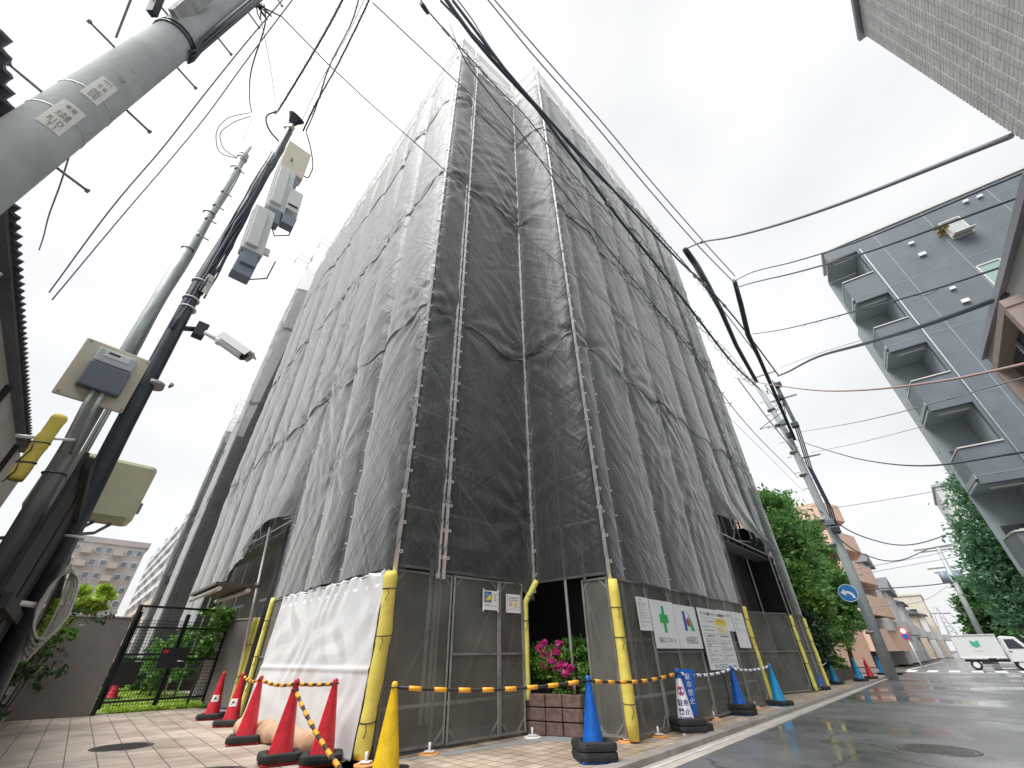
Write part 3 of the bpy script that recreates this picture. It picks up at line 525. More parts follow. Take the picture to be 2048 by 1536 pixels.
def disc(mb, c, X, Y, r, mi=0, r0=0, n=28, a0=0, a1=6.2832):
    A_ = np.linspace(a0, a1, n); o = [np.array(c)+X*r*math.cos(a)+Y*r*math.sin(a) for a in A_]
    if r0: i_ = [np.array(c)+X*r0*math.cos(a)+Y*r0*math.sin(a) for a in A_]; mb.add(o+i_, [(k, k+1, n+k+1, n+k) for k in range(n-1)], mi)
    else: mb.add([np.array(c)]+o, [(0, k, k+1) for k in range(1, n)], mi)
def rect(mb, c, X, Y, w, h, mi=0): c = np.array(c); mb.add([c-X*w/2-Y*h/2, c+X*w/2-Y*h/2, c+X*w/2+Y*h/2, c-X*w/2+Y*h/2], [(0, 1, 2, 3)], mi)
green = mat('sign green', (.02, .48, .12), .4); blue = mat('sign blue', (.02, .12, .50), .4); red = mat('sign red', (.75, .04, .06), .4); yel = mat('sign yellow', (.9, .75, .08), .5); greyink = mat('grey print', (.25, .25, .27), .6)
def board(ptf, s0, s1, z0, z1, off, name, label, cat, draw=None, group=None, skew=0., thick=.006, m=None):
    P = ptf((s0+s1)/2, (z0+z1)/2, off); X = ptf(s1, 1, off)-ptf(s0, 1, off); w = np.linalg.norm(X); X = X/w; nn = np.cross(X, Z); h = z1-z0; t = thing(name, label, cat, P, group)
    mb = MB(); mb.box(P, (w, thick, h), (X, nn, Z)); build('board', mb, m or white_p, t)
    def at(u, v): return P+X*(u-.5)*w+Z*(v-.5)*h+nn*(thick/2+.002)      # u right, v up, in 0..1
    if draw: draw(t, at, X, w, h)
    return t
def lines(mb, at, X, u0, u1, v0, v1, n, seed, mi=0, th=.006, broken=True):
    r = random.Random(seed)
    for i in range(n):
        v = v1-(v1-v0)*(i+.5)/n; u = u0
        while u < u1-.01:
            e_ = min(u1, u+r.uniform(.04, .16)); 
            a, b = at(u, v), at(e_, v); rect(mb, (a+b)/2, X, Z, np.linalg.norm(b-a), th*r.uniform(.7, 1.3), mi)
            u = e_+r.uniform(.01, .05)
            if broken and r.random() < .22: break
def d_cross(t, at, X, w, h):
    mb = MB(); c = at(.5, .60); rect(mb, c, X, Z, w*.12, h*.56); mb2 = MB(); rect(mb, at(.5, .61)+np.cross(X, Z)*.001, X, Z, w*.36, h*.18); build('green_cross', mb, green, t)
    mb = MB(); text(mb, '長谷工 リフォーム', at(.5, .17), X, Z, w*.70, h*.11, bold=.0006); build('lettering', mb, ink, t)
def d_hase(t, at, X, w, h):
    mb = MB(); rect(mb, at(.40, .63), X, Z, w*.12, h*.46, 0); disc(mb, at(.54, .60), X, Z, w*.075, 1); a, b, c = at(.61, .40), at(.79, .40), at(.61, .87); mb.add([a, b, c], [(0, 1, 2)], 2); build('emblem', mb, [blue, red, green], t)
    mb = MB(); text(mb, 'HASEKO', at(.55, .19), X, Z, w*.50, h*.16, bold=0); build('lettering', mb, ink, t)
def d_notice(t, at, X, w, h):
    mb = MB(); text(mb, 'グランヒルズ瀬田ウィンドゾーン大規模修繕工事', at(.5, .91), X, Z, w*.86, h*.06, bold=.0015)
    text(mb, 'グランヒルズ瀬田管理組合', at(.27, .78), X, Z, w*.42, h*.022); text(mb, '株式会社 長谷工リフォーム', at(.27, .69), X, Z, w*.42, h*.022); text(mb, '建築設計事務所', at(.27, .63), X, Z, w*.35, h*.022)
    text(mb, '建築業許可票', at(.27, .535), X, Z, w*.26, h*.028, bold=.001); text(mb, '労災保険関係成立票', at(.74, .535), X, Z, w*.32, h*.028, bold=.001); text(mb, '長谷工', at(.86, .04), X, Z, w*.16, h*.03, bold=.001)
    lines(mb, at, X, .08, .46, .13, .5, 15, 3); lines(mb, at, X, .55, .93, .13, .5, 15, 4); lines(mb, at, X, .15, .7, .02, .08, 3, 5)
    for u in (.05, .49, .52, .95):
        a, b = at(u, .57), at(u, .11); rect(mb, (a+b)/2, X, Z, .004, abs(b[2]-a[2]))
    for v in (.57, .11, .84): rect(mb, at(.5, v), X, Z, w*.9, .004)
    build('lettering', mb, ink, t)
    mb = MB(); rect(mb, at(.73, .78), X, Z, w*.42, h*.10, 0); rect(mb, at(.73, .65), X, Z, w*.42, h*.13, 1); text(mb, '緊急連絡先', at(.73, .80)+np.cross(X, Z)*.002, X, Z, w*.3, h*.04, 2, bold=.001); lines(mb, lambda u, v: at(u, v)+np.cross(X, Z)*.002, X, .55, .92, .60, .69, 3, 9, 3); build('contact_panel', mb, [yel, mat('pale yellow print', (.9, .87, .5), .5), mat('orange print', (.8, .3, .03), .5), greyink], t)
def d_paper(seed):
    def f(t, at, X, w, h):
        mb = MB(); lines(mb, at, X, .25, .75, .9, .95, 1, seed, th=.012); lines(mb, at, X, .12, .9, .1, .86, 24, seed+1, th=.005); build('print', mb, greyink, t)
    return f
def d_form(seed):
    def f(t, at, X, w, h):
        mb = MB(); lines(mb, at, X, .2, .8, .9, .95, 1, seed, th=.014); lines(mb, at, X, .12, .9, .45, .86, 14, seed+1, th=.006); rect(mb, at(.5, .68), X, Z, w*.85, .003); rect(mb, at(.5, .5), X, Z, w*.85, .003); build('print', mb, greyink, t)
    return f
board(ptR, .73, 1.16, 1.33, 1.83, .07, 'notice_sheet', 'white sheet of small print at the left end of the row of boards', 'notice', d_paper(2))
board(ptR, 1.18, 2.10, 1.08, 1.82, .075, 'safety_board', 'white board with a green cross above black lettering', 'sign', d_cross)
board(ptR, 2.12, 3.13, 1.08, 1.80, .075, 'company_board', 'white board with blue bar, red dot and green triangle emblem', 'sign', d_hase)
board(ptR, 3.16, 4.75, .73, 1.80, .11, 'works_notice_board', 'large white works notice board with a yellow panel and columns of small print', 'notice board', d_notice)
mb_ = MB()
board(ptR, 4.42, 5.28, 1.42, 1.83, .06, 'notice_form', 'short white printed form tucked behind the large works notice board', 'notice', d_form(12))
board(ptR, 5.30, 6.08, 1.10, 1.83, .07, 'notice_form', 'tall white printed form at the right end of the boards, next to a foam guard', 'notice', d_form(15))
def d_alsok(t, at, X, w, h):
    mb = MB(); nn = np.cross(X, Z); rect(mb, at(.31, .66), X, Z, w*.46, h*.56, 0); k = nn*.002; mb.add([at(.13, .5)+k, at(.49, .5)+k, at(.49, .85)+k], [(0, 1, 2)], 1); mb.add([at(.12, .5)+k, at(.12, .9)+k, at(.47, .87)+k], [(0, 1, 2)], 2)
    text(mb, 'ALSOK', at(.31, .44)+k, X, Z, w*.32, h*.07, 3, bold=.001); build('emblem', mb, [inkblue, yel, mat('light sign blue', (.1, .3, .6), .4), white_p], t)
    mb = MB(); text(mb, 'これより', at(.77, .82), X, Z, w*.26, h*.08, 0, bold=.0008); text(mb, '先は', at(.77, .67), X, Z, w*.16, h*.08, 0, bold=.0008); text(mb, '立禁', at(.77, .52), X, Z, w*.2, h*.1, 1, bold=.001); text(mb, '長谷工 リフォーム', at(.55, .22), X, Z, w*.64, h*.10, 0, bold=.0008); rect(mb, at(.14, .23), X, Z, w*.03, h*.12, 0); build('lettering', mb, [ink, red], t)
    mb = MB()
    for u, v in ((.02, 1.02), (.97, 1.02), (.02, -.04), (.97, -.04)): mb.box(at(u, v), (.02, .01, .03), (X, nn, Z))
    build('clip', mb, white_p, t)
def d_child(t, at, X, w, h):
    mb = MB(); k = np.cross(X, Z)*.002; text(mb, 'あぶないから', at(.5, .80), X, Z, w*.60, h*.10, 0, bold=.0012); text(mb, 'はいってはいけません', at(.5, .67), X, Z, w*.66, h*.08, 0, bold=.0008); text(mb, '長谷工リフォーム', at(.35, .17), X, Z, w*.3, h*.06, 0); build('lettering', mb, ink, t)
    mb = MB(); disc(mb, at(.31, .46), X, Z, w*.10, 0, w*.075); a = at(.31, .46)+k; d = (X-Z)/math.sqrt(2); d2 = (X+Z)/math.sqrt(2); rect(mb, a, d, d2, w*.16, w*.025, 0); build('prohibition_mark', mb, red, t)
    mb = MB(); disc(mb, at(.62, .40), X, Z, w*.13, 0, n=16, a0=0, a1=3.1416); rect(mb, at(.62, .39), X, Z, w*.30, h*.03, 0); disc(mb, at(.62, .29)+k, X, Z, w*.09, 1, w*.08); disc(mb, at(.70, .2), X, Z, w*.16, 1, w*.15, a0=0, a1=3.1416); build('helmet_drawing', mb, [yel, greyink], t)
    mb = MB()
    for u in (.09, .91):
        for i in range(12): rect(mb, at(u, .1+i*.07), X, Z, w*.04, h*.035, i % 2)
    build('striped_edge', mb, [yel, ink], t)
board(ptM, 1.59, 1.92, 1.62, 1.90, .10, 'warning_sign', 'small white sign with blue and yellow emblem wired to the hoarding door', 'sign', d_alsok)
board(ptM, 2.09, 2.42, 1.60, 1.88, .10, 'warning_sign', 'small white sign with a red prohibition mark and yellow helmet wired to the hoarding', 'sign', d_child)
# =================================================================== WHITE SHEET on the hoarding
S_ = np.linspace(0, 1, 150); Zz = np.linspace(0, 1, 90); Sg, Zg = np.meshgrid(S_, Zz, indexing='ij')
s_phys = .06+.10*(1-Zg)*.6+4.08*Sg+(1-Zg)*(-.05)+(1-Zg)*Sg*.25; z_phys = 2.06*Zg+.005+(1-Zg)*0
d = .075+.10*(1-Zg)**2*(1+.5*np.sin(Sg*9))+.022*ridged(Sg*9+.5*nfield(Sg*4, Zg*2, 3, 6))*(.5+Zg)+.014*nfield(Sg*4, Zg*2, 5, 8, .3, 1.1)*(1-Zg*.6)+.012*ridged((Sg*4*.7+Zg*2.2)*1.5+.5*nfield(Sg*4, Zg*2, 8, 6))
d += .018*np.exp(-((Zg-.42)/.012)**2)-.03*np.exp(-((Sg*12) % 1-.5)**2/.01)*(Zg > .9)
P = np.array([[ptL(s_phys[i, j], z_phys[i, j], d[i, j]) for j in range(90)] for i in range(150)]); P[:, :, 2] = z_phys-.03*np.abs(np.sin(Sg*math.pi*9))*(Zg > .98)
mb = MB(); mb.grid(P); t = build('dust_sheet', mb, mat('white sheet', (.70, .71, .72), .55, 0, .08, 2, .15, 12), loc=A); tag(t, 'white creased plastic sheet hung over the hoarding behind the red cones', 'sheet'); 
sm_ = t.modifiers.new('thickness', 'SOLIDIFY'); sm_.thickness = .003
# =================================================================== YELLOW FOAM GUARDS
def guard(pts, r, label, m, ties, z=0):
    pts = [np.array(p, float) for p in pts]; t = thing('foam_guard', label, 'foam guard', pts[0], 'yellow foam guards on the scaffold posts'); n = len(pts); mb = MB(); Q = []; R = []
    for i in range(n-1):
        for k in range(10): Q.append(pts[i]*(1-k/10)+pts[i+1]*k/10)
    Q.append(pts[-1]); Q = np.array(Q); r_ = np.random.default_rng(int(abs(pts[0][0])*100)); R = r*(1+.05*np.sin(np.arange(len(Q))*.7)+r_.normal(size=len(Q))*.02); R[0] *= .9; R[-1] *= .85
    mb.tube(list(Q), list(R), 14); build('foam_tube', mb, m, t)
    for k in ties:
        c = Q[int(k*(len(Q)-1))]; mb = MB(); tz = np.linspace(0, 6.3, 13); mb.tube([c+np.array([math.cos(a)*r*1.04, math.sin(a)*r*1.04, .01*math.sin(a)]) for a in tz], .006, 5, caps=False); mb.tube([c+np.array([0, -r*1.04, 0]), c+np.array([.03, -r*1.2, -.08]), c+np.array([-.01, -r*1.1, -.16])], .004, 5); build('tie', mb, ink, t)
a0 = ptL(0, 0, .07)+np.array([0.02, -.04, 0])
guard([a0*[1, 1, 0]+Z*.03+np.array([-.02, -.05, 0]), a0*[1, 1, 0]+Z*.7, a0*[1, 1, 0]+Z*1.3+np.array([.03, 0, 0]), a0*[1, 1, 0]+Z*2.02+np.array([.0, 0, 0])], .092, 'thick yellow foam guard on the corner post between the white sheet and the hoarding door', foam, (.17, .66, .9))
b0_ = ptR(0, 0, .07)+np.array([-.0, -.03, 0])
guard([b0_+Z*.03, b0_+Z*2.02], .082, 'thick yellow foam guard on the corner post right of the planter', foam, (.28, .68, .88))
q = ptM(2.56, 0, .05); qq = atPl(1082, 1160, I0, I0+uS)
guard([q*[1, 1, 0]+Z*.42, q*[1, 1, 0]+Z*1.1, q*[1, 1, 0]+Z*1.78, q*[1, 1, 0]+np.array([.22, .05, 2.13])], .05, 'bent yellow foam guard beside the planter, kinked over at its top', foam2, (.55, .78))
for s_, lab in ((6.42, 'yellow foam guard on the near side of the dark street opening'), (10.95, 'yellow foam guard on the far side of the dark street opening'), (12.75, 'thin yellow foam guard at the far end of the hoarding')):
    c = ptR(s_, 0, .05); guard([c+Z*.03+uR*.05, c+Z*.8+uR*.02, c+Z*1.45-uR*.03, c+Z*2.0], .055, lab, foam2 if s_ > 7 else foam, (.3, .6, .85))
c = ptL(4.95, 0, .08); guard([c+Z*.02, c+Z*1.05, c+Z*2.1], .05, 'tall thin yellow foam guard in two lengths at the edge of the white sheet', foam2, (.3, .5, .8))
for dx, lab in ((0, 'yellow foam guard under the canopy, the left of the close pair'), (.13, 'yellow foam guard under the canopy, the right of the close pair')):
    b_ = atZ(458+dx*60, 1424); c = b_; t_ = atS(512+dx*70, 1236, math.hypot(b_[0], b_[1])+.1); guard([c+Z*.03, (c+t_)/2, t_], .052, lab, foam2, (.35, .7))
c = atS(28, 960, 4.3); e_ = atS(122, 832, 4.3); guard([c, (c+e_)/2, e_], .045, 'yellow foam guard strapped beside the grey pole on the left', foam, (.25, .58))
mb = MB(); t = thing('standard_pole', 'bare steel scaffold pole standing at the lane opening beside the canopy', 'pole', atZ(458, 1424)); b_ = atZ(462, 1422); mb.cyl(b_, ptL(7.0, 4.0, .05), .03); build('tube', mb, galv, t)
mb = MB(); mb.box(b_*.35+ptL(7.0, 4.0, .05)*.65, (.1, .1, .1)); build('coupler', mb, galv_d, t)
# =================================================================== CONES
def cone_proto(m, label, stack=1, octo=False, m_base=None, sticker=False):
    t = thing('traffic_cone', label, 'traffic cone', (0, 0, 0)); hb = .02; mb = MB(); 
    mb.lathe((0, 0, 0), [(.145, .012), (.135, .03), (.125, .05), (.03, .66), (.032, .675), (.03, .70), (.02, .715), (0, .72)], 32)
    c = build('cone_body', mb, m, t)
    mb = MB(); mb.box((0, 0, .011), (.37, .37, .02)); build('flange', mb, m, t, bevel=.008)
    for k in range(stack):
        mb = MB(); z0 = .023+.075*k; n = 8
        R = [.205, .205]; ring = []
        def oc(r, z, cut=.75): 
            p = []
            for a in range(8):
                sx = [1, 1, -1, -1][(a//2) % 4]; sy = [1, 1, 1, 1, -1, -1, -1, -1][a]; 
                pass
            pts = [(r, r*cut), (r*cut, r), (-r*cut, r), (-r, r*cut), (-r, -r*cut), (-r*cut, -r), (r*cut, -r), (r, -r*cut)]
            return [(x, y, z) for x, y in pts]
        rows = [oc(.2, z0), oc(.205, z0+.03), oc(.2, z0+.062), oc(.185, z0+.07), oc(.128, z0+.07), oc(.128, z0)]
        vs = [p for r_ in rows for p in r_]; mb.add(vs, [(i*8+j, i*8+(j+1) % 8, (i+1)*8+(j+1) % 8, (i+1)*8+j) for i in range(5) for j in range(8)]); build('rubber_weight', mb, rubber, t, bevel=.006)
    if sticker:
        mb = MB(); 
        A_ = np.linspace(-2.2, -.9, 10); pr = [(r, z) for z, r in ((.26, .0955), (.36, .0795))]
        P = np.array([[np.array([math.cos(a)*(r+.002), math.sin(a)*(r+.002), z]) for r, z in pr] for a in A_]); mb.grid(P); build('sticker', mb, white_p, t)
        mb = MB(); 
        for a, z, w_, h_ in ((-1.55, .31, .014, .06), (-1.55, .31, .05, .015), (-1.7, .285, .02, .015)): 
            rr_ = .0955-.16*(z-.26)+.004; c_ = np.array([math.cos(a)*rr_, math.sin(a)*rr_, z]); X = np.array([-math.sin(a), math.cos(a), 0]); rect(mb, c_, X, Z, w_, h_)
        build('sticker_print', mb, ink, t)
    return t
plr = mat('red cone plastic', (.72, .03, .05), .38, 0, .38, 9, .05, 30); plb = mat('blue cone plastic', (.008, .13, .55), .32, 0, .45, 9, .05, 30); plc = mat('light blue cone plastic', (.01, .30, .62), .42, 0, .22, 5, .05, 30); ply = mat('yellow cone plastic', (.92, .60, .02), .36, 0, .3, 9, .05, 30)
protos = {'r1': cone_proto(plr, 'r', 1), 'rs': cone_proto(plr, 'r', 1, sticker=True), 'b2': cone_proto(plb, 'b', 2), 'b1': cone_proto(plb, 'b', 1), 'c1': cone_proto(plc, 'c', 1), 'y1': cone_proto(ply, 'y', 1)}
used = set(); CT = {}
def cone(kind, px, py, label, key=None, zoff=0., rot=0., sc=1.1, grp='cones fencing off the works'):
    c = atZ(px, py) if not hasattr(px, '__len__') else np.array(px, float)
    o = protos[kind] if kind not in used else copy_tree(protos[kind]); used.add(kind); o.location = (c[0], c[1], zoff); o.scale = (sc, sc, sc); o.rotation_euler = (random.uniform(-.015, .015), random.uniform(-.02, .02), rot); o['label'] = label; o['group'] = grp
    ORG[o.name] = np.array([c[0], c[1], 0]); CT[key or label] = np.array([c[0], c[1], .725*sc]); return o
cone('rs', 420, 1439, 'red cone with a white sticker, farthest left of the red cones', 'ra', rot=.3); cone('rs', 458, 1452, 'red cone with a square sticker leaning near the yellow foam pair, second from left', 'rb', rot=.1)
cone('r1', 487, 1487, 'plain red cone at the left end of the tan sack', 'rc', rot=.4); cone('r1', 556, 1526, 'plain red cone from which the slanting striped bar starts', 'rd', rot=.55); cone('r1', 640, 1528, 'plain red cone in front of the white sheet, rightmost of the red ones', 're', rot=.3)
cone('y1', 768, 1568, 'single yellow cone on the paving in front of the hoarding door', 'y', rot=.2)
cone('b2', 1190, 1522, 'dark blue cone on two stacked rubber weights in front of the planter', 'b1', rot=.15)
cone('b2', 1487, 1430, 'dark blue cone on two weights below the works notice board', 'b3', rot=.78); cone('c1', 1562, 1412, 'light blue cone in front of the street opening where the white striped bar ends', 'b4', rot=.6)
cone('b1', 1643, 1380, 'dark blue cone beside the farthest foam guard', 'b5', rot=.6); cone('c1', 1673, 1369, 'light blue cone tied by white cord to the dark blue cone', 'b6', rot=.7)
cone('c1', 1723, 1363, 'light blue cone beside the red cone near the concrete pole', 'b7', rot=.5); cone('r1', 1744, 1358, 'red cone standing among the light blue cones along the kerb', 'rf', rot=.7); cone('c1', 1767, 1350, 'light blue cone right behind the foot of the concrete pole', 'b8', rot=.6)
for k, (px, py) in enumerate(((206, 1398), (213, 1400), (220, 1403))): cone('r1', atZ(px, py), None, ['red cone behind the gate, left of a close trio', 'red cone behind the gate, middle of a close trio', 'red cone behind the gate, right of a close trio'][k], 'g%d' % k, sc=1.0)
for k in protos:
    if k not in used: pass
# no-parking cone with printed white sleeve
cs = cone_proto(mat('white cone plastic', (.85, .85, .86), .4), 'white no parking cone with a blue tip, red and blue prohibition mark and blue lettering', 2); cs.scale = (1.12,)*3; c_ = atZ(1378, 1466); cs.location = tuple(c_); cs.rotation_euler = (0, 0, .2); cs['group'] = 'cones fencing off the works'; CT['np'] = np.array([c_[0], c_[1], .80])
mb = MB(); mb.lathe((0, 0, 0), [(.0405, .60), (.034, .66), (.036, .68), (.033, .705), (.02, .72), (0, .724)], 24); build('tip', mb, plb, cs)
az_c = math.atan2(-c_[1], -c_[0])-.2
def wrap(mb0, zc):   # flat drawing (x right, y up, metres) wrapped on the cone
    vs = []
    for p in mb0.v:
        z = zc+p[1]; r = .125-(z-.05)*(.095/.61)+.0025+(p[2]); a = az_c+p[0]/max(r, .03); vs.append((r*math.cos(a), r*math.sin(a), z))
    mb0.v = vs; return mb0
X3, Y3 = np.array([1., 0, 0]), np.array([0, 1., 0])
mb = MB(); disc(mb, (0, 0, 0), X3, Y3, .052, 0, n=30); disc(mb, (0, 0, .001), X3, Y3, .052, 1, .040, n=30); d1 = np.array([.7071, -.7071, 0]); d2 = np.array([.7071, .7071, 0])
for k in range(8): rect(mb, d1*(-.035+.01*k)+np.array([0, 0, .0012]), d1, d2, .0105, .010, 1)
build('no_parking_mark', wrap(mb, .46), [blue, red], cs)
mb = MB(); text(mb, '駐車', (0, .0, 0), X3, Y3, .15, .075, bold=.003); build('lettering', wrap(mb, .33), inkblue, cs)
mb = MB(); text(mb, '禁止', (0, .0, 0), X3, Y3, .16, .075, bold=.003); text(mb, 'NO PARKING', (0, -.065, 0), X3, Y3, .17, .024, bold=.001); build('lettering', wrap(mb, .235), inkblue, cs)
# blue upright sign behind it
c2_ = c_+np.array([.19, .16, 0]); t = thing('upright_sign', 'blue upright no parking sign with white vertical lettering behind the printed cone', 'sign', c2_)
sX = np.array([math.cos(.25), math.sin(.25), 0]); sN = np.array([sX[1], -sX[0], 0]); mb = MB(); c3 = c2_+Z*.44
mb.prism([c3-sX*.16+Z*.32, c3-sX*.05-Z*.3, c3+sX*.05-Z*.3, c3+sX*.16+Z*.32, c3+sX*.12+Z*.35, c3-sX*.12+Z*.35], -sN*.02); build('panel', mb, blue, t)
mb = MB()
for i, ch in enumerate('駐車禁止'): text(mb, ch, c3+sX*.02+Z*(.25-.105*i)+sN*.003, sX, Z, .09, .085, bold=.002)
build('lettering', mb, white_p, t); mb = MB(); mb.box(c2_+Z*.06, (.36, .36, .1), (sX, sN, Z)); build('rubber_base', mb, rubber, t, bevel=.015)
# striped bars between the cones
orb = mat('orange sleeve', (.92, .42, .03), .4); wb_ = mat('white sleeve', (.84, .84, .82), .4)
def bar(p, q, label, m1=ink, m2=orb, n=8, r=.017, seg=.5):
    p = np.array(p, float); q = np.array(q, float); t = thing('striped_bar', label, 'barrier bar', p, 'striped bars hung between cones'); mb = MB(); mid = lambda f: p*(1-f)+q*f-Z*(.05*4*f*(1-f)*np.linalg.norm(q-p)/2.2)
    mb.tube([mid(f) for f in np.linspace(.01, .99, 12)], r, 10); b = build('bar', mb, m1, t)
    for i in range(n):
        f = (i+.75)/(n+.5); w = seg/(n+.5)/2; mb = MB(); mb.tube([mid(f-w), mid(f), mid(f+w)], r*1.35, 10); build('sleeve', mb, m2, t)
    for e_ in (p, q):
        mb = MB(); mb.tube([e_+np.array([math.cos(a)*.045, math.sin(a)*.045, 0]) for a in np.linspace(0, 6.3, 13)], .006, 5, caps=False); build('ring', mb, m1, t)
top = lambda k, dz=-.06: CT[k]+Z*dz
bar(top('rb'), top('rc'), 'short black and orange bar between the second and third red cones', n=5)
bar(top('rc'), top('rd'), 'black and orange bar from the sack end cone to the middle red cone', n=5)
bar(top('rd'), top('re'), 'black and orange bar linking the two red cones before the white sheet', n=4)
bar(top('rd', -.12), atS(705, 1568, 4.75), 'black and orange bar slanting down to the paving in front of the red cones', n=9)
bar(top('y'), top('b1'), 'long black and orange bar between the yellow cone and the first blue cone', n=8)
bar(top('b1'), top('np'), 'black and orange bar between the first blue cone and the printed cone', n=8)
bar(top('np'), top('b3'), 'white and navy bar between the printed cone and the blue cone under the notice board', inkblue, wb_, 8, seg=.62)
bar(top('b3'), top('b4'), 'white and navy bar ending at the light blue cone by the street opening', inkblue, wb_, 8, seg=.62)
for a, b_, l in (('b5', 'b6', 'white cord tied between the dark blue and light blue cones'), ('b7', 'rf', 'white cord tied between the light blue and red cones')):
    p, q = top(a), top(b_); mb = MB(); mb.tube([p*(1-f)+q*f-Z*.12*4*f*(1-f) for f in np.linspace(0, 1, 10)], .012, 6); o = build('cord', mb, white_p, loc=p); tag(o, l, 'cord')
# tan roll of sacking
tan = mat('tan sacking', (.66, .43, .27), .85, 0, .3, 4, .5, 25)
p, q = atZ(478, 1452, .1), atZ(640, 1490, .12); Q = [p*(1-f)+q*f for f in np.linspace(0, 1, 26)]; r_ = np.random.default_rng(4)
mb = MB(); mb.tube([x+Z*r_.uniform(-.01, .012) for x in Q], [.05]+[.12+.02*math.sin(i*.9)+r_.uniform(-.008, .008) for i in range(24)]+[.07], 22); o = thing('sacking_roll', 'long tan roll of sacking lying behind the red cones against the white sheet', 'sack', p); build('roll', mb, tan, o)
mb = MB(); mb.tube([p+(q-p)*.1+Z*.02+np.array([math.cos(a)*.03, math.sin(a)*.13, math.cos(a)*.13]) for a in np.linspace(0, 6.3, 15)], .012, 6); build('cord', mb, white_p, o)
# =================================================================== PLANTER AND AZALEAS
plx = brickmat('split stone blocks', (.20, .135, .11), (.15, .10, .085), (.06, .05, .045), .26, .16, R_(20), m=.009, vertical=True, offset=.5, bump=1., rough=.85)
poly = [(.2, 8.02), (.95, 7.66), (1.28, 8.1), (1.2, 9.2), (.1, 9.4), (-.35, 8.6)]
t = thing('stone_planter', 'low planter of rough brown split stone blocks in the dark recess', 'planter', (.6, 8.3, 0)); cx, cy = .6, 8.4
for k in range(3):
    for i in range(len(poly)):
        a = np.array([*poly[i], 0]); b_ = np.array([*poly[(i+1) % len(poly)], 0]); L_ = np.linalg.norm(b_-a); n_ = max(1, round(L_/.27)); dd = (b_-a)/L_
        for j in range(n_):
            mb = MB(); w_ = L_/n_; c = a+dd*w_*(j+.5 if k % 2 else j+.5)+Z*(.085+.168*k); nn = np.array([dd[1], -dd[0], 0]); mb.box(c-nn*(.09+random.uniform(-.012, .012)), (w_-.012, .2, .155), (dd, nn, Z)); build('stone_block', mb, mat('split stone', (.21, .14, .115), .85, 0, .4, 9, .9, 22), t, bevel=.012)
mb = MB(); mb.prism([(.5+(x-.5)*.8, 8.55+(y-8.55)*.8, .05) for x, y in poly], (0, 0, .4)); build('soil', mb, mat('soil', (.05, .035, .025), .95, 0, .3, 9, .6, 30), t)
def bush(name, label, cat, blobs, n, size, m, seed, stemp=None, group=None, flowers=None):
    t = thing(name, label, cat, (blobs[0][0], blobs[0][1], 0), group); build('foliage', crown(blobs, n, size, seed), m, t)
    if flowers: build('flowers', crown(*flowers), pink, t)
    if stemp:
        mb = MB()
        for b_ in blobs: mb.tube([stemp, (np.array(stemp)+np.array(b_[:3]))/2+[.03, 0, -.03], b_[:3]], [.025, .018, .008], 6)
        build('stem', mb, bark, t)
    return t
bush('azalea', 'flowering azalea with magenta blooms at the left of the planter', 'shrub', [(.62, 8.15, .92, .26, .25, .28), (.4, 8.4, .9, .3, .3, .3), (.75, 8.0, .66, .18, .16, .2)], 3600, .035, g_mid, 21, (.55, 8.3, .45), flowers=([(.58, 8.02, 1.10, .22, .14, .12), (.82, 7.92, .80, .14, .12, .22), (.60, 7.95, .92, .14, .1, .14)], 1100, .045, 22))
bush('azalea', 'bushy green azalea with no blooms at the right of the planter', 'shrub', [(1.02, 8.1, .98, .26, .25, .26), (1.12, 8.0, .74, .2, .22, .3), (.92, 7.95, .62, .16, .18, .18)], 3600, .038, g_mid, 25, (1.0, 8.2, .45))
# dark inside of the entrance behind
mb = MB(); mb.box((.4, 10.0, 1.2), (1.6, .08, 2.4)); t = thing('entrance_door', 'dark entrance door deep inside the recess behind the planter', 'door', (.4, 10., 0)); build('leaf', mb, blackst, t); mb = MB(); mb.cyl((.9, 9.94, .9), (.9, 9.94, 1.3), .015); build('handle', mb, galv, t)
# =================================================================== LEFT SIDE OF THE LANE
# grey-brown wall panel and gate
wl = mat('brown wall render', (.24, .22, .21), .8, 0, .12, 2, .5, 120)
g0 = np.array([-9.38, 11.33, 0]); g1 = np.array([-8.03, 13.16, 0]); w0 = np.array([-10.6, 10.35, 0]); gd = (g1-g0)/np.linalg.norm(g1-g0); gnn = np.array([gd[1], -gd[0], 0]); wd = (g0-w0)/np.linalg.norm(g0-w0); wn_ = np.array([wd[1], -wd[0], 0])
t = thing('boundary_wall', 'plain brown boundary wall between the dark timber house and the black gate', 'wall', w0); mb = MB(); L_ = np.linalg.norm(g0-w0); mb.box((w0+g0)/2-wn_*.08+Z*.93, (L_-.06, .15, 1.86), (wd, wn_, Z)); build('wall_slab', mb, wl, t, bevel=.01); mb = MB(); mb.box((w0+g0)/2-wn_*.08+Z*1.875, (L_-.04, .18, .03), (wd, wn_, Z)); build('coping', mb, mat('wall cap', (.42, .4, .38), .6, 0, .2, 4), t)
blk = mat('black gate paint', (.018, .022, .024), .4, 0, .2, 6)
t = thing('metal_gate', 'black metal double gate with mesh panels and a lock box, closing the grassy lane', 'gate', g0); GL = np.linalg.norm(g1-g0)
P_ = lambda s, z, o=0: g0+gd*s+Z*z+gnn*o
for s_ in (0.03, GL-.03): mb = MB(); mb.beam(P_(s_, 0), P_(s_, 2.16), .07, .07); build('post', mb, blk, t)
mb = MB(); mb.beam(P_(0, 2.13), P_(GL, 2.13), .05, .05); build('top_bar', mb, blk, t)
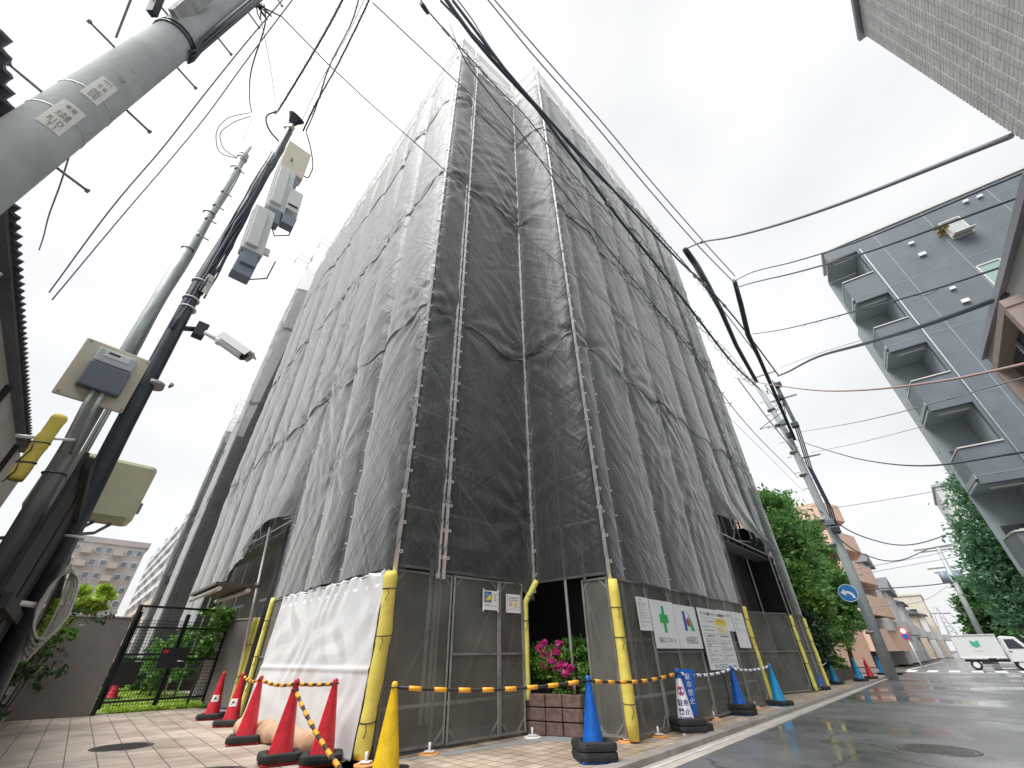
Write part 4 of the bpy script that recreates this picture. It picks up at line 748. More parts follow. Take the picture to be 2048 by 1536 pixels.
for a, b_ in ((.1, GL*.5-.02), (GL*.5+.02, GL-.1)):
    mb = MB()
    for z in (.22, 1.02, 1.12, 1.68): mb.beam(P_(a, z), P_(b_, z), .03, .045)
    for s_ in (a, b_): mb.beam(P_(s_, .1), P_(s_, 2.0), .045, .045)
    lf = build('leaf_frame', mb, blk, t); mb = MB()
    s_ = a+.05
    while s_ < b_: mb.beam(P_(s_, .12), P_(s_, 1.85), .008, .008); s_ += .06
    z = .15
    while z < 1.85: mb.beam(P_(a, z), P_(b_, z), .008, .008); z += .07
    sub('wire_mesh', mb, blk, lf)
mb = MB(); mb.box(P_(GL*.5, 1.05, .03), (.62, .05, .42), (gd, gnn, Z)); build('lock_box', mb, mat('dark lock plate', (.03, .035, .04), .35), t)
mb = MB(); mb.tube([P_(GL*.5+.12, .98, .06), P_(GL*.5+.12, .98, .11), P_(GL*.5+.24, .97, .11)], .012, 8); build('handle', mb, galv, t)
mb = MB(); mb.box(P_(GL*.5-.2, 1.18, .06), (.09, .01, .07), (gd, gnn, Z)); build('sticker', mb, red, t)
mb = MB(); mb.box(P_(.3, .75, .01), (.5, .02, .45), (gd, gnn, Z)); build('lower_panel', mb, blk, t)
t = thing('boundary_wall', 'brown wall behind the yellow foam pair at the right of the black gate', 'wall', g1); e_ = np.array([-6.2, 11.45, 0])-nL*.75; dd = (e_-g1)/np.linalg.norm(e_-g1); mb = MB(); mb.box((g1+e_)/2+Z*.95, (np.linalg.norm(e_-g1), .16, 1.9), (dd, np.array([dd[1], -dd[0], 0]), Z)); build('wall_slab', mb, wl, t, bevel=.01); mb = MB(); mb.box((g1+e_)/2+Z*1.92, (np.linalg.norm(e_-g1)+.02, .2, .03), (dd, np.array([dd[1], -dd[0], 0]), Z)); build('coping', mb, MT['wall cap'], t)
# hedge and shrubs beyond the gate
for i, (px, py, s_, r, l, m) in enumerate([(330, 1310, 19.5, .7, 'round green shrub beyond the gate, left of the concrete column', g_mid), (385, 1290, 18.5, .8, 'taller green shrub beyond the gate, beside the wrapped wall', g_mid), (290, 1360, 21, .5, 'low dark shrub beyond the gate near the red cones', g_dark), (240, 1340, 24, .8, 'small tree canopy far down the lane beyond the gate', g_dark), (432, 1240, 15.4, .55, 'narrow green shrub at the right edge of the gate', g_mid)]):
    c = atS(px, py, s_); r *= .75; bush('shrub', l, 'shrub', [(c[0], c[1], c[2], r, r, r*.8), (c[0]+.2, c[1]-.2, max(.4, c[2]-.6), r*.6, r*.6, r*.6)], 1700, .07, m, 100+i, (c[0], c[1], 0))
# canopy over the lane opening
t = thing('entrance_canopy', 'flat brown canopy on two pale beams sticking out of the wrapped wall', 'canopy', ptL(8.5, 2.9)); cA = atPl(423, 1190, A, LB)
q0 = atS(425, 1190, 15.2); q1 = atS(522, 1196, 12.4); q2 = atS(530, 1180, 12.9); q3 = atS(462, 1168, 15.7); zc = 2.75
pts = [np.array([*q[:2], zc]) for q in (q0, q1, q2, q3)]; dA = (pts[1]-pts[0])/np.linalg.norm(pts[1]-pts[0]); 
C4 = [ptL(9.0, 2.42, .1), ptL(6.2, 2.42, .1), ptL(6.2, 2.42, 1.0), ptL(9.0, 2.42, 1.0)]
mb = MB(); mb.prism(C4, Z*.06); build('roof_slab', mb, mat('canopy sheet', (.13, .10, .085), .5, 0, .3, 4), t)
for o_ in (.3, .9): mb = MB(); mb.cyl(ptL(6.15, 2.34, o_), ptL(9.1, 2.34, o_), .05, n=10); build('beam', mb, mat('cream beam', (.62, .56, .5), .6, 0, .2, 4), t)
# dark sheet added in the lane opening to stand in for its shade
mb = MB(); Pg = np.array([[ptL(5.15+1.6*a, .1+3.9*b_, -.35+.10*math.sin(a*22+b_*2)) for b_ in np.linspace(0, 1, 24)] for a in np.linspace(0, 1, 40)]); mb.grid(Pg); build('shade_sheet', mb, mat('dark sheet', (.04, .042, .045), .7, 0, .2, 3), scaf)
# scooter parked behind the first cone
sc_ = atZ(470, 1405); t = thing('motor_scooter', 'black motor scooter half hidden behind the red cones and foam guards', 'scooter', sc_); dS = np.array([.75, .66, 0]); nS_ = np.array([.66, -.75, 0])
blp = mat('black gloss plastic', (.015, .015, .018), .2, 0, 0, coat=.5)
for s_, l in ((-.55, 'front'), (.6, 'rear')):
    c = sc_+dS*s_+Z*.22; mb = MB(); mb.tube([c+dS*math.cos(a)*.17+Z*math.sin(a)*.17 for a in np.linspace(0, 6.283, 25)], .05, 8, caps=False); wh = build('wheel', mb, rubber, t); mb = MB(); mb.cyl(c-nS_*.03, c+nS_*.03, .11, n=16); sub('rim', mb, galv_d, wh)
mb = MB(); mb.tube([sc_+dS*-.35+Z*.95, sc_+dS*-.42+Z*.7, sc_+dS*-.38+Z*.4, sc_+dS*-.1+Z*.32, sc_+dS*.2+Z*.36, sc_+dS*.45+Z*.55, sc_+dS*.85+Z*.62], [.1, .15, .13, .12, .14, .16, .07], 14); build('body', mb, blp, t)
mb = MB(); mb.tube([sc_+dS*.05+Z*.72, sc_+dS*.35+Z*.76, sc_+dS*.75+Z*.78], [.08, .13, .1], 12); build('seat', mb, rubber, t)
mb = MB(); mb.tube([sc_+dS*-.35-nS_*.32+Z*1.0, sc_+dS*-.4+Z*.98, sc_+dS*-.35+nS_*.32+Z*1.0], .018, 8); build('handlebar', mb, blp, t)
mb = MB(); mb.lathe(sc_+dS*-.52+Z*.8, [(.0, -.06), (.05, -.04), (.06, 0), (.05, .04), (0, .06)], 14); build('headlight', mb, galv, t)
mb = MB(); mb.box(sc_+dS*-.5+nS_*.1+Z*.75, (.04, .07, .05)); build('indicator', mb, org, t)
mb = MB(); mb.lathe(sc_+dS*.9+Z*.80, [(.14, 0), (.16, .02), (.16, .22), (.12, .28), (0, .3)], 12); build('top_box', mb, blp, t)
# timber house on the left with corrugated eave
hL = np.array([-.697, .717, 0]); hn = np.array([.717, .697, 0]); e0 = np.array([-4.32, 2.04, 0]); HE = 4.2
t = thing('timber_house', 'old house at the left edge with corrugated eave, pale upper wall and blackened timber', 'house', e0-hn*1)
darkw = mat('blackened timber', (.03, .03, .032), .75, 0, .5, 3, .6, 14, stretch=(6, 6, .6)); beige = mat('pale mortar wall', (.62, .58, .55), .85, 0, .15, 2, .3, 60)
S_ = np.arange(-1.75, 6.6, .03); tooth = .035*np.abs(((S_/.13) % 1)*2-1)
for nm_, o0, o1, z0_, z1_, mm_ in (('eave_sheet', 0, -1.6, HE, HE+.55, mat('corrugated eave', (.17, .18, .22), .5, .2, .3, 6)),):
    P = np.zeros((len(S_), 2, 3)); 
    for j, (o_, z_) in enumerate(((o0, z0_), (o1, z1_))): P[:, j] = e0+hL*S_[:, None]*1+hn*o_+Z*z_+Z*tooth[:, None]+(hn*tooth[:, None] if j == 0 else 0)
    mb = MB(); mb.grid(P, sm=False); r_ = build(nm_, mb, mm_, t); r_.modifiers.new('thickness', 'SOLIDIFY').thickness = .02
mb = MB(); mb.prism([e0+hL*-1.75-hn*.03+Z*(HE-.05), e0+hL*6.55-hn*.03+Z*(HE-.05), e0+hL*6.55-hn*.15+Z*(HE-.05), e0+hL*-1.75-hn*.15+Z*(HE-.05)], Z*.04); build('soffit', mb, mat('dark soffit', (.17, .18, .21), .7, 0, .2, 4), t)
mb = MB(); mb.box(e0+hL*3.3-hn*2.34+Z*3.05, (10.0, 4.4, 2.3), (hL, hn, Z)); build('upper_wall', mb, beige, t)
mb = MB(); mb.box(e0+hL*3.3-hn*2.32+Z*.95, (10.1, 4.4, 1.9), (hL, hn, Z)); build('lower_wall', mb, darkw, t)
for k, z in enumerate((1.95,)): mb = MB(); mb.beam(e0+hL*-1.7-hn*.10+Z*z, e0+hL*8.6-hn*.10+Z*z, .12, .16); build('timber_beam', mb, darkw, t)
for s_ in np.arange(-1.5, 8, 2.5): mb = MB(); mb.beam(e0+hL*s_-hn*.12+Z*1.9, e0+hL*s_-hn*.12+Z*4.1, .07, .06); build('timber_post', mb, darkw, t)
mb = MB(); cW = e0+hL*3.4-hn*.09; mb.tube([cW+hL*1.0*math.cos(a)+Z*(2.55+.95*math.sin(a)) for a in np.linspace(0, 3.1416, 20)], .05, 8); build('arched_moulding', mb, mat('pale moulding', (.42, .40, .38), .7), t)
mb = MB(); mb.beam(e0+hL*-1.7+hn*-1.5+Z*(HE+.52), e0+hL*6.6-hn*1.5+Z*(HE+.52), .3, .1); build('ridge_board', mb, darkw, t)
# lower dark timber fence from the house to the brown wall, with ivy
t = thing('timber_fence', 'blackened timber fence with trailing plants under the poles on the left', 'fence', (-6.2, 6.2, 0)); f0 = np.array([-3.0, 2.6, 0]); f1 = np.array([-10.55, 10.35, 0]); fd = (f1-f0)/np.linalg.norm(f1-f0); fn_ = np.array([.717, .697, 0])
n_ = 46
for k in range(n_):
    a = f0+(f1-f0)*k/n_; b_ = f0+(f1-f0)*(k+.93)/n_; mb = MB(); mb.beam(a+Z*1.12-fn_*random.uniform(0, .012), b_+Z*1.12-fn_*random.uniform(0, .012), .025, 2.2); build('board', mb, darkw, t)
for z in (.4, 1.3, 2.15): mb = MB(); mb.beam(f0+fn_*.03+Z*z, f1+fn_*.03+Z*z, .04, .08); build('rail', mb, darkw, t)
mb = MB(); mb.beam(f0+fn_*.28+Z*.05, f1+fn_*.12+Z*.05, .16, .14); o = build('edging_kerb', mb, kerb_m, loc=f0); tag(o, 'low stone kerb along the foot of the blackened timber fence', 'kerb')
c = atS(175, 1195, 12.5); bush('shrub', 'bright yellow green shrub leaning over the brown boundary wall', 'shrub', [(c[0], c[1], c[2], .42, .42, .26), (c[0]-.4, c[1]-.3, c[2]-.35, .35, .35, .35)], 2200, .07, g_lite, 131, (c[0]-.6, c[1]+.3, 1.))
c = atS(118, 1268, 9.0); bush('ivy_spray', 'small leafy ivy spray hanging over the left edge of the brown wall', 'plant', [(c[0], c[1], c[2], .22, .22, .10), (c[0]-.15, c[1], c[2]-.2, .15, .15, .2)], 260, .055, g_mid, 133, (c[0]-.5, c[1], .6))
c = atS(70, 1330, 7.6); bush('ivy_spray', 'dark ivy climbing on the blackened timber fence', 'plant', [(c[0]-.1, c[1]-.1, .8, .3, .3, .5), (c[0]-.6, c[1]+.6, 1.3, .4, .4, .5), (c[0]-1.5, c[1]+1.6, 1.2, .3, .3, .5)], 700, .04, g_deep, 134, (c[0]-.2, c[1], 0.))
# ------------------------------------------------------------- poles at the lane mouth
def facing(c):
    d = np.array([-c[0], -c[1], 0]); d = d/np.linalg.norm(d); X = np.array([-d[1], d[0], 0]); return X, d
def band(t, c0, c1, f, r, w=.02, m=None, name='band'):
    c = c0*(1-f)+c1*f; d = (c1-c0)/np.linalg.norm(c1-c0); mb = MB(); mb.cyl(c-d*w, c+d*w, r, n=20); return build(name, mb, m or galv, t)
# big concrete utility pole
p0 = atS(-400, 700, 3.4)*[1, 1, 0]; azb = R_(158.4); p0 = np.array([math.cos(azb)*3.4, math.sin(azb)*3.4, 0]); p1 = p0+Z*12.5+np.array([0, .06, 0])
t = thing('utility_pole', 'huge round grey concrete utility pole with climbing bolts, crossing the top left corner', 'utility pole', p0); bigp = t
mb = MB(); mb.tube([p0*(1-f)+p1*f for f in (0, .25, .5, .75, 1)], [.175, .16, .145, .13, .115], 40); build('shaft', mb, conc, t)
Xp, Dp = facing(p0); rad = lambda z: .175-.06*z/12.5
def onp(z): return p0+(p1-p0)*(z/12.5)
zb_ = 2.45
for k in range(18):
    z = zb_+.45*k; sd = 1 if k % 2 else -1; c = onp(z); a = Xp*sd; mb = MB(); mb.cyl(c+a*rad(z)*.9, c+a*(rad(z)+.17), .009, n=8); mb.cyl(c+a*(rad(z)+.165), c+a*(rad(z)+.185), .017, n=10); build('climbing_bolt', mb, galv_d, t)
def plate(z, w, h, rows, tilt=0., off=-.02):
    c = onp(z); r = rad(z)+.004; mb = MB(); A_ = np.linspace(-w/2/r, w/2/r, 8)+off/r; P = np.array([[c+(Dp*math.cos(a)+Xp*math.sin(a))*r+Z*zz for zz in (-h/2, h/2)] for a in A_]); mb.grid(P); pl = build('number_plate', mb, mat('enamel plate', (.84, .86, .82), .4, 0, .1, 20), t)
    for i, (txt, zz, ww, hh) in enumerate(rows):
        mb = MB(); text(mb, txt, (0, 0, 0), X3, Y3, ww, hh); mb.v = [tuple(c+(Dp*math.cos(off/r+v[0]/r)+Xp*math.sin(off/r+v[0]/r))*(r+.002)+Z*(zz+v[1])) for v in mb.v]; sub('plate_lettering', mb, greyink, pl)
    return pl
zz1 = atS(110, 215, 3.25)[2]; zz2 = atS(155, 172, 3.25)[2]
plate(zz1-.02, .125, .31, [('T1', -.125, .045, .04), ('R1D', -.07, .075, .045), ('大森橋', .01, .07, .07), ('東電', .105, .06, .04)], off=-.015); plate(zz2+.13, .105, .29, [('91 44', .03, .045, .05), ('NTT', .11, .05, .025), ('東京電話', -.07, .05, .11)], off=-.012)
for z in (zz1+.02, zz2+.07): band(t, p0, p1, z/12.5, rad(z)+.004, .004, mat('strap wire', (.6, .6, .6), .4, .3))
for zc_, r_ in ((atS(215, 128, 3.25)[2], .02), (atS(238, 112, 3.25)[2], .01)): mb = MB(); c = onp(zc_)+Dp*(rad(zc_)-.01)+Xp*.01; mb.cyl(c, c+Dp*.014, r_, n=16); build('socket_hole', mb, galv_d, t)
# cable clamp cluster, arm brackets near top of frame
for px, py in ((345, 40), (350, 55), (362, 70)):
    zc_ = atS(px, py, 3.3)[2]; band(t, p0, p1, zc_/12.5, rad(zc_)+.012, .012, blackst)
zc_ = atS(345, 45, 3.3)[2]; mb = MB(); c = onp(zc_)
sg_ = 1 if Xp@rt2 > 0 else -1
for k in range(4): a = (.75+.22*k)*sg_; mb.tube([c+(Dp*math.cos(a)+Xp*math.sin(a))*(rad(zc_)+.02)+Z*(-.12), c+(Dp*math.cos(a+.1)+Xp*math.sin(a+.1))*(rad(zc_)+.03), c+(Dp*math.cos(a-.1)+Xp*math.sin(a-.1))*(rad(zc_)+.02)+Z*.15, c+(Dp*math.cos(a-.2)+Xp*math.sin(a-.2))*(rad(zc_)+.02)+Z*(2.5+.3*k)], .012, 6)
build('cable_bundle', mb, cable_m, t)
mb = MB(); c = onp(zc_+.1); mb.beam(c-Xp*.10+Dp*.1-Z*.0, c-Xp*.14+Dp*.25+Z*.9, .13, .05); build('support_arm', mb, galv_d, t)
mb = MB(); c = onp(zc_+.0); mb.beam(c-Xp*.2+Dp*.0, c-Xp*.42+Dp*.1+Z*.8, .06, .06); build('stay_arm', mb, blackst, t)
# grey steel pole
gp0 = np.array([*(atS(20, 1100, 6.15)[:2]), 0]); gp0 = atS(20, 1100, 6.1); gp1 = atS(487, 312, 6.1); dg_ = (gp1-gp0)/(gp1[2]-gp0[2]); gp0 = gp0-dg_*gp0[2]
t = thing('service_pole', 'slim grey steel service pole carrying the electricity meter, left of the black pole', 'pole', gp0); mb = MB(); mb.tube([gp0, gp0*.5+gp1*.5, gp1], [.088, .078, .066], 24); build('shaft', mb, greyst, t)
mb = MB(); mb.cyl(gp1-dg_*.02, gp1+dg_*.05, .075, n=24); build('cap', mb, galv, t)
mb = MB(); Xg, Dg = facing(gp1); mb.tube([gp1+Dg*.07-Z*.2, gp1+Dg*.12+Z*.05, gp1+Dg*.08-Xg*.05+Z*.28], .022, 8); mb.tube([gp1+Z*.05, gp1+Dg*.05+Z*.3], .03, 8); build('hook_bracket', mb, galv, t)
for f in (.99, .95, .80, .70): band(t, gp0, gp1, f, .083, .02 if f > .9 else .008, galv if f > .9 else blackst)
mb = MB(); mb.tube([gp0*(1-f)+gp1*f+Xg*.07+Dg*.06+Xg*.01*math.sin(f*30) for f in np.linspace(.45, .95, 20)], .012, 6); build('service_wire', mb, cable_g, t)
for k, o_ in enumerate((.10, .125)): mb = MB(); mb.tube([gp0*(1-f)+gp1*f+Xg*(o_+.002*k)+Dg*.05 for f in (.08, .2, .3, .42)], .016, 8); build('conduit', mb, greyst, t)
mb = MB(); f = .28
band(t, gp0, gp1, .10, .10, .008, blackst); band(t, gp0, gp1, .30, .10, .006, blackst)
# strut with brackets that holds the left foam guard
mb = MB(); a = atS(38, 872, 4.4); b_ = atS(150, 880, 6.0); mb.beam(a, b_, .04, .02); build('bracket', mb, galv, t)
# electricity meter on it
mcn = atS(212, 752, 5.85); Xm, Dm = facing(mcn); wv = gp1-gp0; wv = wv/np.linalg.norm(wv); zt, zb2 = atS(240, 695, 5.85)[2], atS(185, 805, 5.85)[2]; hh = zt-zb2
t = thing('meter_box', 'grey electricity meter on a cream backing board strapped to the slim grey pole', 'electricity meter', mcn)
mb = MB(); mb.box(mcn, (.60, .03, hh*1.0), (Xm, Dm, wv)); build('backing_board', mb, mat('cream plastic board', (.62, .58, .46), .5, 0, .08, 4), t, bevel=.012)
mb = MB(); mb.box(mcn+Dm*.06-wv*hh*.10, (.36, .10, hh*.42), (Xm, Dm, wv)); build('terminal_cover', mb, mat('slate plastic', (.14, .17, .21), .45), t, bevel=.015)
mb = MB(); mb.box(mcn+Dm*.055+wv*hh*.25, (.34, .09, hh*.24), (Xm, Dm, wv)); build('meter_case', mb, mat('pale meter plastic', (.5, .56, .6), .25), t, bevel=.015)
mb = MB(); mb.box(mcn+Dm*.103+wv*hh*.29, (.22, .006, hh*.10), (Xm, Dm, wv)); build('display', mb, mat('display label', (.75, .76, .76), .3), t)
mb = MB(); mb.box(mcn+Dm*.107+wv*hh*.31-Xm*.03, (.10, .004, hh*.03), (Xm, Dm, wv)); build('readout', mb, ink, t)
for sx in (-1, 1):
    for sz in (-1, 1): mb = MB(); mb.cyl(mcn+Xm*.26*sx+wv*hh*.45*sz+Dm*.012, mcn+Xm*.26*sx+wv*hh*.45*sz+Dm*.02, .012, n=12); build('screw', mb, galv_d, t)
for o_ in (-.03, .05): mb = MB(); mb.tube([mcn+Dm*.06-wv*hh*.28+Xm*o_, mcn+Dm*.1-wv*hh*.6+Xm*o_, mcn+Dm*.1-wv*hh*1.3+Xm*(o_+.03)], .022, 8); build('cable_tail', mb, greyst, t)
# black pole
bp0 = atS(30, 1280, 5.9); bp1 = atS(578, 262, 5.9); bm = atS(248, 850, 5.9); db = (bm-bp0)/(bm[2]-bp0[2]); bp0 = bp0-db*bp0[2]
t = thing('equipment_pole', 'black steel pole bristling with pale equipment boxes and a white camera', 'pole', bp0)
pth = [bp0, bm, atS(400, 565, 5.9), atS(500, 400, 5.9), bp1]; mb = MB(); mb.tube(pth, [.092, .088, .08, .076, .07], 26); build('shaft', mb, blackst, t)
def onb(px, py): return atS(px, py, 5.9)
for px, py, w_, m_ in ((308, 770, .03, galv_d), (142, 1075, .01, galv), (375, 618, .008, galv), (382, 600, .008, galv), (400, 566, .008, galv), (150, 1000, .006, blackst)): c = onb(px, py); d_ = (bp1-bp0)/np.linalg.norm(bp1-bp0); mb = MB(); mb.cyl(c-d_*w_, c+d_*w_, .10, n=24); build('clamp', mb, m_, t)
c = onb(318, 762); mb = MB(); Xb, Db = facing(c); mb.cyl(c+Xb*.12, c+Xb*.15, .02, n=8); mb.cyl(c+Xb*.12-Z*.04, c+Xb*.12+Z*.03, .015, n=8); build('clamp_bolt', mb, galv_d, t)
mb = MB(); c = onb(408, 572); d_ = (bp1-bp0)/np.linalg.norm(bp1-bp0); Xb, Db = facing(c); Pl = np.array([[c+d_*z+(Db*math.cos(a)+Xb*math.sin(a))*.09 for z in (-.17, .17)] for a in np.linspace(-.5, .9, 8)]); mb.grid(Pl); lp = build('label_plate', mb, mat('pale label', (.75, .74, .66), .5), t); 
mb = MB(); text(mb, '東京都', (0, 0, 0), X3, Y3, .07, .05); text(mb, '電柱', (0, -.07, 0), X3, Y3, .06, .04); mb.v = [tuple(c+d_*(v[1]+.04)+(Db*math.cos(v[0]/.09+.2)+Xb*math.sin(v[0]/.09+.2))*.092) for v in mb.v]; sub('plate_lettering', mb, greyink, lp)
# bundled cables on the pole
for k in range(7):
    r_ = np.random.default_rng(k); a = -1.5+.45*k; pts = []
    for f in np.linspace(0, 1, 16):
        c = onb(*(np.array([392, 590])*(1-f)+np.array([560, 285])*f)) if k > 2 else onb(*(np.array([352, 668])*(1-f)+np.array([545, 312])*f)); pts.append(c+(Db*math.cos(a+f)+Xb*math.sin(a+f))*(.092+.012*math.sin(f*9+k))+r_.normal(size=3)*.006)
    mb = MB(); mb.tube(pts, .012+.004*(k % 3), 6); build('cable_bundle', mb, cable_m, t)
for px, py in ((455, 425), (470, 398), (495, 352), (440, 452), (425, 485)): c = onb(px, py); mb = MB(); mb.cyl(c-Xb*.18, c-Xb*.05, .01, n=6); mb.cyl(c-Xb*.19-Z*.03, c-Xb*.19+Z*.03, .016, n=6); build('clamp_bolt', mb, galv_d, t)
# equipment boxes: separate things bolted to the pole
pale = mat('pale equipment plastic', (.66, .68, .68), .45, 0, .08, 4); creamb = mat('cream equipment box', (.66, .62, .50), .5, 0, .08, 4); slate = mat('blue grey equipment box', (.20, .25, .32), .45, 0, .1, 5)
def ebox(name, label, x0, y0, x1, y1, w, dep, m, s_=5.75, extra=None, cat='equipment box'):
    a = atS(x0, y0, s_); b_ = atS(x1, y1, s_); c = (a+b_)/2; X_, D_ = facing(c); v = (a-b_); h = np.linalg.norm(v); v = v/h; Dn = D_-v*(D_@v); Dn /= np.linalg.norm(Dn); Xn = np.cross(v, Dn)*-1; t = thing(name, label, cat, c); mb = MB(); mb.box(c, (w, dep, h), (Xn, Dn, v)); build('case', mb, m, t, bevel=.015)
    mb = MB(); mb.box(c-Dn*(dep/2+.04)-Xn*0, (w*.35, .09, h*.6), (Xn, Dn, v)); build('mount', mb, blackst, t)
    if extra: extra(t, c, Xn, Dn, v, w, dep, h)
    return c, Xn, Dn, v
def ex1(t, c, X, D, v, w, d, h):
    mb = MB(); mb.box(c+D*(d/2+.03)+X*w*.12, (w*.55, .06, h*.86), (X, D, v)); build('cover', mb, pale, t, bevel=.01)
    for sz in (-.3, .42): mb = MB(); mb.box(c-X*w*.55+v*h*sz, (w*.5, .04, h*.14), (X, D, v)); build('bracket_arm', mb, pale, t)
    mb = MB(); mb.box(c-v*h*.62, (w*.7, d*.9, h*.3), (X, D, v)); build('socket_end', mb, slate, t, bevel=.01)
    mb = MB(); mb.tube([c-v*h*.75, c-v*h*.95-X*.1, c-v*h*.8-X*.3, c-v*h*.4-X*.35], .012, 6); build('cable_tail', mb, cable_m, t)
def ex2(t, c, X, D, v, w, d, h): 
    mb = MB(); mb.box(c+D*(d/2+.012)+X*w*.15-v*h*.1, (.03, .03, .09), (X, D, v)); build('latch', mb, galv_d, t); mb = MB(); mb.box(c-v*h*.95, (w*.75, d*.8, h*.9), (X, D, v)); build('rear_unit', mb, slate, t, bevel=.01)
ebox('junction_box', 'cream square junction box, topmost on the black pole', 597, 302, 578, 352, .42, .2, creamb, extra=ex2)
ebox('relay_unit', 'pale upper relay unit with wing brackets, below the cream junction box', 572, 345, 548, 425, .30, .2, pale, extra=ex1)
ebox('relay_unit', 'pale lower relay unit with wing brackets and a dark end, lowest on the black pole', 528, 425, 500, 510, .30, .22, pale, extra=ex1)
ebox('terminal_box', 'small white terminal box with black clips at the right of the upper relay unit', 592, 388, 576, 440, .22, .16, pale, s_=5.7, extra=lambda t, c, X, D, v, w, d, h: [build('lower_half', MB().box(c-v*h*.5, (w*.9, d, h*.5), (X, D, v)), slate, t), build('clip', MB().box(c+D*(d/2+.01)-v*h*.1, (w*.7, .02, .03), (X, D, v)), ink, t)])
ebox('dark_unit', 'blue grey box with cable glands hanging below the lower relay unit', 502, 508, 478, 555, .26, .2, slate, s_=5.8)
# siren horn on the pole top
c = onb(585, 245); t = thing('siren_horn', 'round dark horn loudspeaker on the very top of the black pole', 'loudspeaker', c); mb = MB(); dd = np.array([.5, -.35, .6]); dd /= np.linalg.norm(dd)
Q = [c+dd*x for x in (-.05, .05, .12, .16)]; mb.tube(Q, [.06, .10, .15, .16], 24); build('horn', mb, blackst, t); mb = MB(); mb.cyl(c-dd*.2, c-dd*.04, .07, n=16); build('driver', mb, slate, t); mb = MB(); mb.box(c-Z*.22, (.16, .1, .12)); build('mount', mb, creamb, t)
# CCTV camera
b0 = onb(385, 655); tip = atS(470, 700, 5.6); t = thing('security_camera', 'white bullet security camera on a short arm sticking out from the black pole', 'camera', b0); X_, D_ = facing(b0)
mb = MB(); mb.box(b0+X_*.09, (.13, .13, .22), (X_, D_, Z)); build('mounting_box', mb, blackst, t, bevel=.01)
mb = MB(); mb.cyl(onb(345, 655), b0+X_*.05, .035, n=10); build('pole_bracket', mb, blackst, t)
j0 = atS(412, 665, 5.8); j1 = atS(440, 682, 5.7); mb = MB(); mb.tube([j0, (j0+j1)/2, j1], .035, 14); mb.lathe(j1-Z*.03, [(0, -.04), (.045, -.02), (.05, .02), (0, .06)], 14); build('arm', mb, white_p, t)
c0_ = atS(438, 678, 5.7); c1_ = atS(487, 712, 5.55); ax = (c1_-c0_)/np.linalg.norm(c1_-c0_); mb = MB(); Q = [c0_, c0_+ax*.06, c1_-ax*.05, c1_]; mb.tube(Q, [.05, .065, .068, .068], 20); build('camera_body', mb, white_p, t)
mb = MB(); s2 = np.cross(ax, Z); s2 /= np.linalg.norm(s2); u_ = np.cross(s2, ax); L2 = np.linalg.norm(c1_-c0_); mb.box((c0_+c1_)/2+u_*.085+ax*.05, (L2+.10, .17, .014), (ax, s2, u_)); mb.box((c0_+c1_)/2+u_*.04+s2*.085+ax*.03, (L2+.04, .012, .10), (ax, s2, u_)); mb.box((c0_+c1_)/2+u_*.04-s2*.085+ax*.03, (L2+.04, .012, .10), (ax, s2, u_)); build('sunshade', mb, white_p, t); mb = MB(); mb.cyl(c1_, c1_+ax*.012, .062, n=20); l_ = build('lens_glass', mb, mat('smoked lens', (.02, .02, .03), .1), t)
# cream cabinet behind the poles
zt, zb2 = atS(250, 925, 6.7)[2], atS(205, 1045, 6.7)[2]; c = (atS(208, 925, 6.7)+atS(165, 1040, 6.7))/2; X_, D_ = facing(c); c[2] = (zt+zb2)/2; t = thing('cable_cabinet', 'large cream cabinet with rounded corners mounted behind the black pole', 'cabinet', c)
mb = MB(); mb.box(c, (.92, .28, zt-zb2), (X_, D_, Z)); o = build('case', mb, mat('cream cabinet paint', (.60, .60, .42), .45, 0, .1, 3), t, bevel=.06)
mb = MB(); mb.box(c+D_*.15, (.80, .02, (zt-zb2)*.86), (X_, D_, Z)); build('door', mb, MT['cream cabinet paint'], t, bevel=.03); mb = MB(); mb.box(c+X_*.47-Z*(zt-zb2)*.2, (.04, .06, .12), (X_, D_, Z)); build('latch', mb, galv_d, t)
for k in range(2): mb = MB(); a = c+X_*(.15+.15*k)-Z*(zt-zb2)/2; mb.tube([a, a-Z*.12-X_*.1, a-Z*.22-X_*.45, a-Z*.3-X_*.6+D_*.1], .018, 8); build('cable_tail', mb, cable_g, t)
# coiled white hose/cable on the black pole
cc = atS(100, 1215, 5.75); X_, D_ = facing(cc); t = thing('cable_coil', 'long loops of pale cable tied to the foot of the black pole', 'cable coil', cc)
for k in range(5):
    r_ = np.random.default_rng(40+k); a0_ = atS(140, 1130+4*k, 5.8); b1_ = atS(50+8*k, 1320-10*k, 5.6); v = b1_-a0_; L_ = np.linalg.norm(v); v = v/L_; w_ = np.cross(v, D_); mb = MB(); mb.tube([a0_+v*L_*(.5-.5*math.cos(a))+w_*(.055+.014*k)*math.sin(a)+D_*(.015*k)+r_.normal(size=3)*.003 for a in np.linspace(0, 6.283, 30)], .011, 6); build('loop', mb, mat('pale cable sheath', (.52, .5, .46), .6), t)
mb = MB(); a = atS(-10, 1206, 5.4); b_ = atS(85, 1212, 5.75); mb.tube([a, (a+b_)/2+Z*.01, b_], .022, 8); o = build('white_strap', mb, white_p, loc=a); tag(o, 'white strap pulled tight around the black pole at the left edge', 'strap')
mb = MB(); c = atS(75, 1140, 6.3); mb.beam(atS(10, 1330, 6.35), atS(110, 1030, 6.35), .2, .12); o = build('weathered_post', mb, mat('weathered wood', (.17, .15, .135), .85, 0, .5, 3, .6, 20), loc=c); tag(o, 'weathered square wooden post between the grey and black poles', 'post')
# =================================================================== RIGHT SIDE OF THE STREET
ang = lambda a: np.array([math.cos(R_(a)), math.sin(R_(a)), 0])
